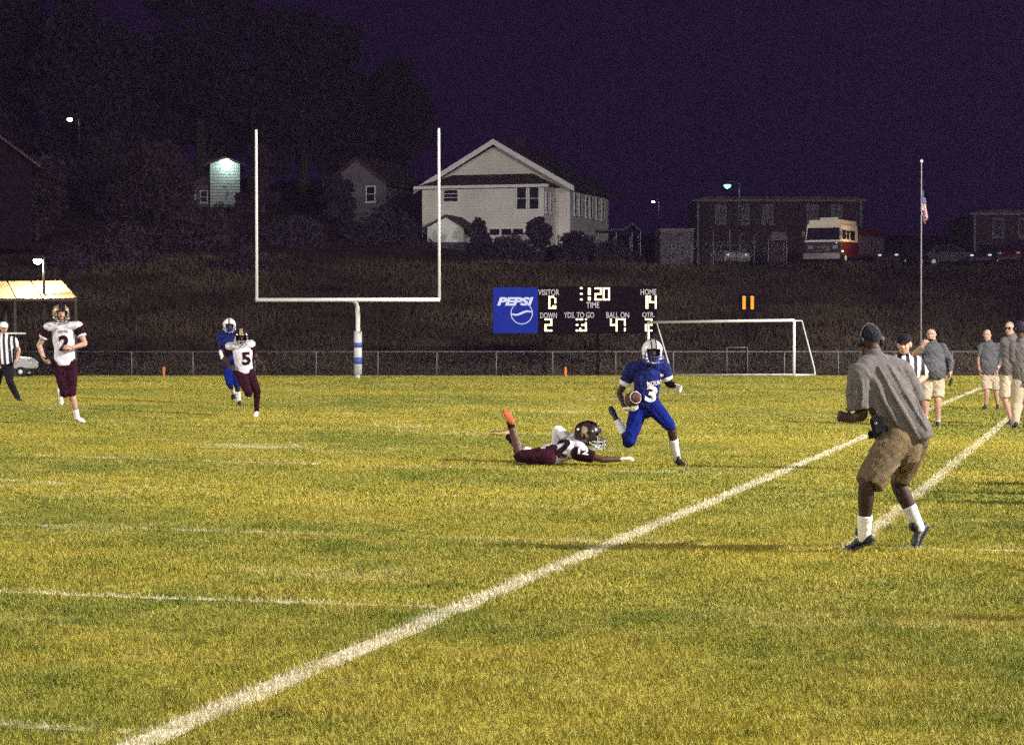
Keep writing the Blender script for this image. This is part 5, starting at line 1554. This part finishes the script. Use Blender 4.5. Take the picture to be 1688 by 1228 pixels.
p.shoe(p.KR, p.AR, p.TR, 'shoe_black', high=True); p.shoe(p.KL, p.AL, p.TL, 'shoe_black', high=True)
p.helmet('helmet_white', 'mask_blue', 'helmet_grey', .020, stripe2='helmet_dark')
# the football
bc = p.o + p.J((1043, 658, -.20)); ax = Vector((.35, -.85, .25)).normalized()
e = empty('football', bc, 0, 'brown leather football tucked in the ball carrier right arm', 'ball')
prof = [(.093 * math.sqrt(max(0, 1 - (abs(t) / .5) ** 1.9)) + .001, t * .28) for t in np.linspace(-.5, .5, 19)]
b = MB().lathe((0, 0, 0), prof, 24, ax).build('leather_shell', M['leather'], e, True)
for t in (-.3, .3):
    rr = .093 * math.sqrt(1 - (abs(t) / .5) ** 1.9)
    MB().lathe(ax * (t * .28), [(rr * .995, -.008), (rr * 1.025, -.007), (rr * 1.02, .007), (rr * .99, .008)], 24, ax).build('stripe', M['white_cloth'], b)
sd = ax.cross(Vector((0, 0, 1))).normalized(); tp = sd.cross(ax) * -1
tp = Vector((.5, -.4, .75)); tp = (tp - ax * tp.dot(ax)).normalized(); sd = ax.cross(tp)
for i in range(8):
    c = ax * (-.045 + i * .013) + tp * .0925
    MB().box(c, (.006, .026, .006), Matrix((ax, sd, tp)).transposed()).build('lace', M['white_cloth'], b)

# ---- diving tackler
p = Person((935, 768), label='tackler in white lying prone, reaching with black helmet raised', base=(935, 766))
p.pose(H=(969, 716, -.02), N=(953, 733, .02), SL=(957, 748, -.16), SR=(944, 729, .20), EL=(993, 757, -.20), WL=(1022, 757, -.16), ER=(919, 708, .26), WR=(914, 738, .34),
       HL=(902, 754, -.12), HR=(904, 750, .13), KL=(857, 752, -.10), AL=(840, 694, .02), TL=(832, 677, .10), KR=(868, 752, .26), AR=(836, 716, .30), TR=(808, 714, .34))
p.frame((.88, -.18, -.12), up=(-.30, -.12, .94))
p.body('skin_brown', hands=[])
link_mesh('glove', fuse(p.hand(p.WL, p.EL, d=(.9, -.2, .15), pn=(.1, .3, -1), curl=.35, spread=1.4, thumb=1), .0045, 2), M['glove'], p.e)
link_mesh('glove', fuse(p.hand(p.WR, p.ER, pn=(0, -1, 0), curl=.8), .0045, 2), M['glove'], p.e)
j = p.part('jersey', p.jersey('jersey_white', pads=.9, lo=-.06), M['jersey_white'], .0105, 3, .010, .09)
mb = MB(); p.sleeve(mb, p.SL, p.EL, .62, .095, .075, -.1); sl = p.part('sleeve', mb, M['maroon'], .010, 2, .004)
mb = MB(); p.arm(mb, p.SR, p.ER, p.WR, .016); p.part('sleeve', mb, M['white_cloth'], .010, 2)
cv = Vector((-.05, -1, .35))
p.decal('sleeve_number', '12', p.J((962, 747, -.16)), cv, Vector((.12, .3, 1)), .085, M['jersey_white'], sl.data, bold=.03, width=.13)
p.decal('number', '2', p.J((928, 741, -.1)), Vector((-.1, -.8, .75)), Vector((.5, .6, .8)), .24, M['maroon'], j.data, bold=.05, width=.19)
mb = MB(); mb.loft([p.P + p.up * .14, p.P, p.P - p.up * .08], [(.16, .125), (.165, .13), (.13, .115)], ref=p.hipr, n=18)
p.leg(mb, p.HL, p.KL, p.KL.lerp(p.AL, .10), .020, 1.05); p.leg(mb, p.HR, p.KR, p.KR.lerp(p.AR, .10), .020, 1.05)
p.part('pants', mb, M['maroon_pants'], .0105, 3, .006, .1)
mb = MB(); mb.ball(p.KR + Vector((-.0, .0, .06)), (.075, .07, .06)); p.part('knee_pad', mb, M['white_cloth'], .009, 2)
p.sock(p.KL, p.AL, .78, 'maroon'); p.sock(p.KR, p.AR, .55, 'maroon')
p.shoe(p.KL, p.AL, p.TL, 'shoe_red', 'shoe_red'); p.shoe(p.KR, p.AR, p.TR, 'shoe_gold', 'gold')
p.helmet('helmet_dark', 'mask_bar', None, logo=('R', 'gold', 1, 0, None), scale=1.08)

# ---- coach in the foreground
p = Person((1425, 907), label='coach in loose grey T-shirt and khaki shorts crouching with headset on', base=(1470, 900), k=1.0)
p.pose(H=(1434, 560, .10), N=(1441, 592, .02), SL=(1416, 618, -.10), SR=(1487, 613, .12), EL=(1421, 684, -.12), WL=(1404, 690, .04), ER=(1512, 664, .20), WR=(1486, 690, .44),
       HL=(1472, 722, -.12), HR=(1507, 720, .12), KL=(1429, 797, -.24), AL=(1424, 886, -.14), TL=(1396, 905, -.02), KR=(1481, 797, .26), AR=(1515, 872, .24), TR=(1503, 907, .16))
p.frame((-.52, .84, -.12))
p.body('skin_dark', hands=[p.hand(p.WL, p.EL, d=(-.75, .35, .15), pn=(.3, .8, -.1), curl=1.35, thumb=-1), p.hand(p.WR, p.ER, pn=(-1, 0, 0), curl=.9)], thick=1.05, lthick=1.08, slim=.03)
k = p.k; mb = MB()
# shirt: broad back, blousing out over the seat on the right, open under the left arm
bk = [(1441, 590, .02), (1443, 606, .02), (1450, 630, .01), (1466, 660, .0), (1486, 692, -.01), (1502, 714, .0), (1507, 727, .0)]
mb.loft([p.J(t) for t in bk], [(.075, .08), (.155, .120), (.195, .145), (.195, .155), (.178, .170), (.150, .180), (.125, .17)], ref=p.right, n=26, sub=4, cap1='flat')
mb.loft([p.SL, p.N - Vector((0, 0, .05)), p.SR], [.092, .105, .092], n=16, sub=3)
mb.ball(p.J((1506, 712, .02)), (.125, .16, .12))
mb.loft([p.SL + Vector((0, 0, .01)), p.SL.lerp(p.EL, .45) + Vector((-.02, 0, 0)), p.SL.lerp(p.EL, .88) + Vector((-.015, 0, 0))], [.088, .092, .090], n=18, cap1='flat')
mb.loft([p.SR, p.SR.lerp(p.ER, .5), p.SR.lerp(p.ER, .92)], [.088, .088, .082], n=18, cap1='flat')
# folds drawn from shoulder to hip
drape(p, mb, [([(1448, 606), (1478, 662), (1514, 722)], .019), ([(1464, 602), (1495, 656), (1527, 708)], .018), ([(1440, 622), (1460, 668), (1494, 722)], .018),
              ([(1434, 640), (1446, 680), (1474, 716)], .016), ([(1462, 700), (1480, 722), (1506, 730)], .017), ([(1482, 606), (1506, 652), (1530, 706)], .014),
              ([(1430, 614), (1440, 634), (1446, 650)], .013), ([(1404, 624), (1400, 650), (1403, 672)], .013), ([(1420, 628), (1421, 655), (1419, 674)], .014), ([(1412, 630), (1411, 652), (1411, 674)], .011)], .0085, 4)
p.part('shirt', mb, M['grey_tee'], .0085, 4, .004, .07)
# shorts with flared legs
mb = MB()
mb.loft([p.J((1470, 706)), p.J((1484, 724)), p.J((1486, 742))], [(.165, .15), (.185, .175), (.16, .16)], ref=p.hipr, n=22)
mb.loft([p.J((1476, 724, -.10)), p.J((1453, 760, -.17)), p.J((1432, 799, -.23))], [(.130, .130), (.118, .118), (.112, .110)], n=22, sub=3, cap1='flat')
mb.loft([p.J((1508, 722, .10)), p.J((1498, 756, .20)), p.J((1480, 790, .26))], [(.115, .115), (.102, .105), (.092, .095)], n=22, sub=3, cap1='flat')
drape(p, mb, [([(1484, 738), (1424, 776)], .015), ([(1482, 750), (1430, 792)], .015), ([(1470, 730), (1432, 752)], .013), ([(1484, 764), (1446, 800)], .014),
              ([(1508, 744), (1478, 780)], .013), ([(1514, 756), (1488, 788)], .012), ([(1462, 726), (1436, 738)], .012)], .0085, 4)
p.part('shorts', mb, M['khaki'], .0095, 4, .004, .06)
MB().loft([p.J((1433, 720, .06)), p.J((1446, 718, -.13)), p.J((1480, 717, -.20))], [(.018, .008)] * 3, ref=Vector((0, 0, 1)), n=8, sub=4).build('belt', M['black_cloth'], p.e, True)
# radio pouch on the belt
pc = p.J((1447, 700, -.2))
po = MB().box(pc, (.10, .05, .13), Matrix.Rotation(.2, 3, 'Z') @ Matrix.Rotation(-.25, 3, 'Y')).build('radio_pouch', M['black_cloth'], p.e, bevel=.012)
MB().ball(pc + Vector((-.02, -.03, .01)), .012).build('button', M['chrome'], po, True)
MB().ball(p.J((1435, 715, -.16)), (.022, .018, .026)).build('clip', M['black_cloth'], po, True)
mb = MB(); 
p.sock(p.KL, p.AL, .58, 'white_cloth', .012); p.sock(p.KR, p.AR, .50, 'white_cloth', .011)
p.shoe(p.KL, p.AL, p.TL, 'shoe_black', high=True); p.shoe(p.KR, p.AR, p.TR, 'shoe_black', high=True)
p.hair('hair_dark', .62, 1.9, 1.07)
p.headset()
MB().lathe(p.WL.lerp(p.EL, .08), [(.034, -.012), (.037, -.01), (.037, .01), (.034, .012)], 14, (p.WL - p.EL).normalized()).build('wristband', M['black'], p.e)

# ---- referee behind the coach
p = Person((1490, 777), label='referee in black cap and striped shirt standing behind the crouching coach', base=(1499, 776), k=.98)
p.pose(H=(1491, 568, -.06), N=(1489, 588), SL=(1469, 596), SR=(1511, 596), EL=(1464, 632, .05), WL=(1477, 655, -.15), ER=(1525, 620, .0), WR=(1507, 636, -.20),
       HL=(1487, 672), HR=(1505, 672), KL=(1489, 722, -.04), AL=(1493, 768, .02), TL=(1491, 777, -.2), KR=(1505, 722, -.04), AR=(1503, 768, .04), TR=(1505, 777, -.18))
p.frame((-.35, -.92, -.08))
p.body('skin_light', hands=[p.hand(p.WL, p.EL, pn=(1, 0, 0), curl=.9), p.hand(p.WR, p.ER, pn=(0, 0, -1), curl=.9)])
M['ref_stripe'] = stripes_mat('referee_stripes', tuple(p.right), .094, .5, .15)
mb = p.jersey('x', pads=0, lo=-.03, belly=.02); p.sleeve(mb, p.SL, p.EL, .85, .075, .068); p.sleeve(mb, p.SR, p.ER, .92, .075, .068)
p.part('striped_shirt', mb, M['ref_stripe'], .011, 4, .004)
mb = MB(); mb.loft([p.P + p.up * .08, p.P, p.P - p.up * .07], [(.165, .12), (.168, .125), (.13, .11)], ref=p.hipr, n=18)
p.leg(mb, p.HL, p.KL, p.AL, .025); p.leg(mb, p.HR, p.KR, p.AR, .025); p.part('trousers', mb, M['black_cloth'], .012, 4, .005)
p.shoe(p.KL, p.AL, p.TL, 'shoe_black'); p.shoe(p.KR, p.AR, p.TR, 'shoe_black')
p.face_bits(p.H); p.cap('black_cloth')
mb = MB(); mb.loft([p.N - Vector((0, .06, .02)), p.N + Vector((0, .02, .03))], [.07, .068], n=14, cap0='flat', cap1='flat'); p.part('collar', mb, M['black_cloth'], .01, 2)

# ---- heavy man with hand at his mouth
p = Person((1546, 703), label='stout bearded man in slate shirt holding a hand to his mouth', base=(1538, 701), k=1.0)
p.pose(H=(1535, 551), N=(1537, 566), SL=(1522, 573), SR=(1553, 573), EL=(1506, 584, -.05), WL=(1520, 571, -.24), ER=(1567, 597, .05), WR=(1566, 616, -.03),
       HL=(1531, 622), HR=(1547, 622), KL=(1525, 660, -.05), AL=(1526, 689, .03), TL=(1524, 696, -.18), KR=(1546, 659, -.08), AR=(1546, 695, .02), TR=(1547, 703, -.18))
STOUT = p.e
p.frame((-.35, -.92, -.12))
p.body('skin_light', hands=[p.hand(p.WL, p.EL, d=(.35, -.2, .55), pn=(.6, .6, .1), curl=.9), p.hand(p.WR, p.ER, pn=(-1, 0, 0), curl=.9)], jaw=1.12, thick=1.15, belly=.06, lthick=1.15)
mb = p.jersey('x', pads=0, lo=-.03, belly=.085, fwd=Vector((-.2, -1, 0)), wide=1.12)
p.sleeve(mb, p.SL, p.EL, 1.0, .085, .068); p.sleeve(mb, p.SR, p.ER, 1.05, .085, .066); p.arm(mb, p.ER, p.ER.lerp(p.WR, .5), p.ER.lerp(p.WR, .75), .01, 1.1)
p.part('shirt', mb, M['slate_tee'], .011, 3, .012, .07)
mb = MB(); mb.loft([p.P + p.up * .09, p.P, p.P - p.up * .07], [(.19, .16), (.195, .16), (.14, .13)], ref=p.hipr, n=18)
mb.loft([p.HL, p.HL.lerp(p.KL, .98)], [.115, .105], n=16, cap1='flat'); mb.loft([p.HR, p.HR.lerp(p.KR, .9)], [.115, .11], n=16, cap1='flat')
p.part('shorts', mb, M['khaki_pale'], .011, 3, .010, .06)
p.sock(p.KL, p.AL, .9, 'white_cloth'); p.sock(p.KR, p.AR, .9, 'white_cloth')
p.shoe(p.KL, p.AL, p.TL, 'shoe_black'); p.shoe(p.KR, p.AR, p.TR, 'shoe_black')
p.face_bits(p.H); p.hair('hair_dark', .55, 1.5, 1.03)
f, u, r = p.hf, p.hu, p.hr
mb = MB(); mb.ball(p.H - u * .088 + f * .045, (.055, .058, .042), (r, f, u)); p.part('beard', mb, M['hair_dark'], .008, 2)
MB().box(p.WR + Vector((.0, -.05, -.14)), (.05, .05, .16), Matrix.Rotation(.2, 3, 'Y')).build('handheld_radio', M['black'], p.e, bevel=.01)
MB().lathe(p.J((1539, 594, -.26)), [(.02, 0), (.012, .012)], 10, (0, -1, 0)).build('badge', M['chrome'], p.e)

# ---- bald man at the sideline
p = Person((1625, 675), label='bald man in dark grey shirt and pale shorts on the sideline', base=(1630, 674), k=1.0)
p.pose(H=(1627, 552), N=(1630, 565), SL=(1618, 571), SR=(1645, 571), EL=(1614, 592, .03), WL=(1615, 609, -.05), ER=(1650, 592, .04), WR=(1645, 608, -.1),
       HL=(1624, 615), HR=(1637, 615), KL=(1627, 645, -.05), AL=(1625, 668, .05), TL=(1622, 674, -.16), KR=(1642, 645, .05), AR=(1645, 668, .12), TR=(1645, 674, -.08))
BALD = p.e
p.frame((-.42, -.9, -.1))
p.body('skin_light', hands=[p.hand(p.WL, p.EL, pn=(1, 0, 0), curl=.6), p.hand(p.WR, p.ER, pn=(-1, 0, 0), curl=.6)], thick=1.08, belly=.03)
mb = p.jersey('x', pads=0, lo=-.03, belly=.045, fwd=Vector((-.3, -1, 0)), wide=1.08)
p.sleeve(mb, p.SL, p.EL, .75, .082, .072); p.sleeve(mb, p.SR, p.ER, .75, .085, .075)
p.part('shirt', mb, M['slate_tee'], .011, 3, .012, .07)
mb = MB(); mb.loft([p.P + p.up * .08, p.P, p.P - p.up * .07], [(.17, .13), (.172, .135), (.13, .12)], ref=p.hipr, n=18)
mb.loft([p.HL, p.HL.lerp(p.KL, .9)], [.105, .105], n=16, cap1='flat'); mb.loft([p.HR, p.HR.lerp(p.KR, .9)], [.105, .105], n=16, cap1='flat')
p.part('shorts', mb, M['khaki_pale'], .011, 3, .010, .06)
p.shoe(p.KL, p.AL, p.TL, 'shoe_black'); p.shoe(p.KR, p.AR, p.TR, 'shoe_black')
p.face_bits(p.H)
f, u, r = p.hf, p.hu, p.hr
mb = MB(); mb.ball(p.H - u * .096 + f * .058, (.03, .034, .03), (r, f, u)); p.part('goatee', mb, M['hair_grey'], .007, 2)

# ---- man with glasses
p = Person((1664, 700), label='man with glasses in grey shirt and pale shorts beside the bald man', base=(1664, 699), k=1.03)
p.pose(H=(1664, 541), N=(1668, 556), SL=(1656, 563), SR=(1686, 563), EL=(1653, 588, .03), WL=(1645, 606, -.10), ER=(1690, 588, .04), WR=(1686, 606, -.1),
       HL=(1658, 614), HR=(1674, 614), KL=(1656, 656, -.02), AL=(1667, 693, .08), TL=(1660, 700, -.1), KR=(1676, 656, -.05), AR=(1678, 693, .04), TR=(1676, 700, -.14))
p.frame((-.5, -.85, -.1))
p.body('skin_light', hands=[p.hand(p.WL, p.EL, pn=(1, 0, 0), curl=.7), p.hand(p.WR, p.ER, pn=(-1, 0, 0), curl=.7)], thick=1.05, belly=.02)
mb = p.jersey('x', pads=0, lo=-.04, belly=.03, fwd=Vector((-.3, -1, 0)), wide=1.05)
p.sleeve(mb, p.SL, p.EL, .95, .08, .065); p.sleeve(mb, p.SR, p.ER, .95, .08, .065); p.arm(mb, p.EL, p.EL.lerp(p.WL, .5), p.EL.lerp(p.WL, .8), .008)
p.part('shirt', mb, M['grey_tee'], .011, 3, .012, .07)
mb = MB(); mb.loft([p.P + p.up * .08, p.P, p.P - p.up * .07], [(.17, .13), (.172, .135), (.13, .12)], ref=p.hipr, n=18)
mb.loft([p.HL, p.HL.lerp(p.KL, .98)], [.105, .105], n=16, cap1='flat'); mb.loft([p.HR, p.HR.lerp(p.KR, .98)], [.105, .105], n=16, cap1='flat')
p.part('shorts', mb, M['khaki_pale'], .011, 3, .010, .06)
p.shoe(p.KL, p.AL, p.TL, 'shoe_black'); p.shoe(p.KR, p.AR, p.TR, 'shoe_black')
p.face_bits(p.H); p.hair('hair_grey', .5, 1.45, 1.02)
f, u, r = p.hf, p.hu, p.hr
g = MB()
for sg in (-1, 1): g.lathe(p.H + r * sg * .034 + u * .006 + f * .108, [(.026, -.003), (.028, 0), (.026, .003)], 14, f)
g.bar(p.H + r * .062 + u * .008 + f * .106, p.H + r * .082 + u * .008 - f * .01, .003); g.bar(p.H - r * .062 + u * .008 + f * .106, p.H - r * .082 + u * .008 - f * .01, .003)
g.build('glasses', M['black'], p.e)

# ---- person seen from behind at the frame's edge
p = Person((1680, 706), label='person in pale grey shirt and long khaki trousers seen from behind with headset', base=(1682, 704), k=1.0)
p.pose(H=(1681, 542), N=(1685, 563), SL=(1672, 571), SR=(1706, 571), EL=(1672, 600, .0), WL=(1684, 616, .25), ER=(1712, 600, .02), WR=(1702, 616, .25),
       HL=(1680, 628), HR=(1698, 628), KL=(1676, 664, .04), AL=(1674, 697, .0), TL=(1670, 705, .16), KR=(1694, 664, .04), AR=(1692, 697, .0), TR=(1690, 705, .18))
p.frame((-.35, .93, -.05))
p.body('skin_brown', hands=[p.hand(p.WL, p.EL, pn=(1, 0, 0), curl=.8), p.hand(p.WR, p.ER, pn=(-1, 0, 0), curl=.8)], thick=1.05, belly=.02)
mb = p.jersey('x', pads=0, lo=-.10, belly=.05, wide=1.12); p.sleeve(mb, p.SL, p.EL, .9, .09, .085); p.sleeve(mb, p.SR, p.ER, .9, .09, .085)
p.part('shirt', mb, M['grey_tee'], .011, 3, .012, .07)
mb = MB(); mb.loft([p.P + p.up * .06, p.P, p.P - p.up * .07], [(.175, .14), (.178, .145), (.14, .12)], ref=p.hipr, n=18)
p.leg(mb, p.HL, p.KL, p.AL, .032, 1.05); p.leg(mb, p.HR, p.KR, p.AR, .032, 1.05); p.part('trousers', mb, M['khaki_pale'], .012, 3, .006)
p.shoe(p.KL, p.AL, p.TL, 'shoe_black'); p.shoe(p.KR, p.AR, p.TR, 'shoe_black')
p.hair('hair_dark', .8, 2.25, 1.26); p.headset(band='white_cloth')

# ---- referee at the left edge
p = Person((33, 662), label='referee in white cap and striped shirt striding by the golf cart', base=(12, 660), k=.98)
p.pose(H=(6, 541), N=(7, 555), SL=(-8, 562), SR=(22, 560), EL=(-14, 585, .05), WL=(-6, 600, -.2), ER=(31, 577, .05), WR=(29, 591, -.14),
       HL=(0, 600), HR=(13, 600), KL=(-4, 630, .15), AL=(-16, 650, .4), TL=(-12, 660, .42), KR=(16, 629, -.10), AR=(29, 655, -.02), TR=(34, 662, -.16))
p.frame((.5, -.86, -.12))
p.body('skin_light', hands=[p.hand(p.WL, p.EL, pn=(1, 0, 0), curl=.9), p.hand(p.WR, p.ER, pn=(-1, 0, 0), curl=.9)])
M['ref_stripe2'] = stripes_mat('referee_stripes_b', tuple(p.right), .10, .5, .35)
mb = p.jersey('x', pads=0, lo=.0, belly=.03); p.sleeve(mb, p.SL, p.EL, .7, .078, .07); p.sleeve(mb, p.SR, p.ER, .7, .078, .07)
p.part('striped_shirt', mb, M['ref_stripe2'], .012, 4, .004)
mb = MB(); mb.loft([p.P + p.up * .06, p.P, p.P - p.up * .07], [(.165, .125), (.168, .128), (.13, .115)], ref=p.hipr, n=18)
p.leg(mb, p.HL, p.KL, p.AL, .022); p.leg(mb, p.HR, p.KR, p.AR, .022); p.part('trousers', mb, M['black_cloth'], .012, 4, .005)
p.shoe(p.KL, p.AL, p.TL, 'shoe_black'); p.shoe(p.KR, p.AR, p.TR, 'shoe_black')
p.face_bits(p.H); p.cap('white_cloth')

# ---- staff standing along the home sideline beyond the picture's edge: their shadows fall into it
def copy_person(src, loc, rz, label, group):
    c = src.copy(); COL.objects.link(c); c.location = loc; c.rotation_euler = (0, 0, rz); c['label'] = label; c['group'] = group
    for ch in [o for o in COL.objects if o.parent == src]:
        d = ch.copy(); COL.objects.link(d); d.parent = c
        for gch in [o for o in COL.objects if o.parent == ch]:
            g2 = gch.copy(); COL.objects.link(g2); g2.parent = d
    return c
for x, y, rz, src in ((5.2, 13.6, .3, BALD), (6.2, 22.4, -.2, STOUT), (6.6, 23.6, .2, BALD), (7.3, 24.9, .5, STOUT), (7.9, 26.2, 0, BALD)):
    copy_person(src, (x, y, gz(x, y)), rz, 'staff member in grey shirt and shorts standing along the home sideline', 'staff along the home sideline')

# ------------------------------------------------------------------ thin violet haze box added to veil and grain the dark areas
m = bpy.data.materials.new('added_haze'); m.use_nodes = True
nt = m.node_tree; nt.nodes.clear()
out = nt.nodes.new('ShaderNodeOutputMaterial'); pv = nt.nodes.new('ShaderNodeVolumePrincipled')
pv.inputs['Color'].default_value = (.72, .48, 1.0, 1); pv.inputs['Density'].default_value = 0.000095; pv.inputs['Anisotropy'].default_value = 0.0
nt.links.new(pv.outputs[0], out.inputs['Volume'])
hz = MB().box2((-430, -70, -3.0), (430, 660, 52)).build('haze', m)
tag(hz, 'thin violet haze added over field and hillside to veil the dark areas', 'haze', kind='stuff')
SC.cycles.volume_bounces = 0
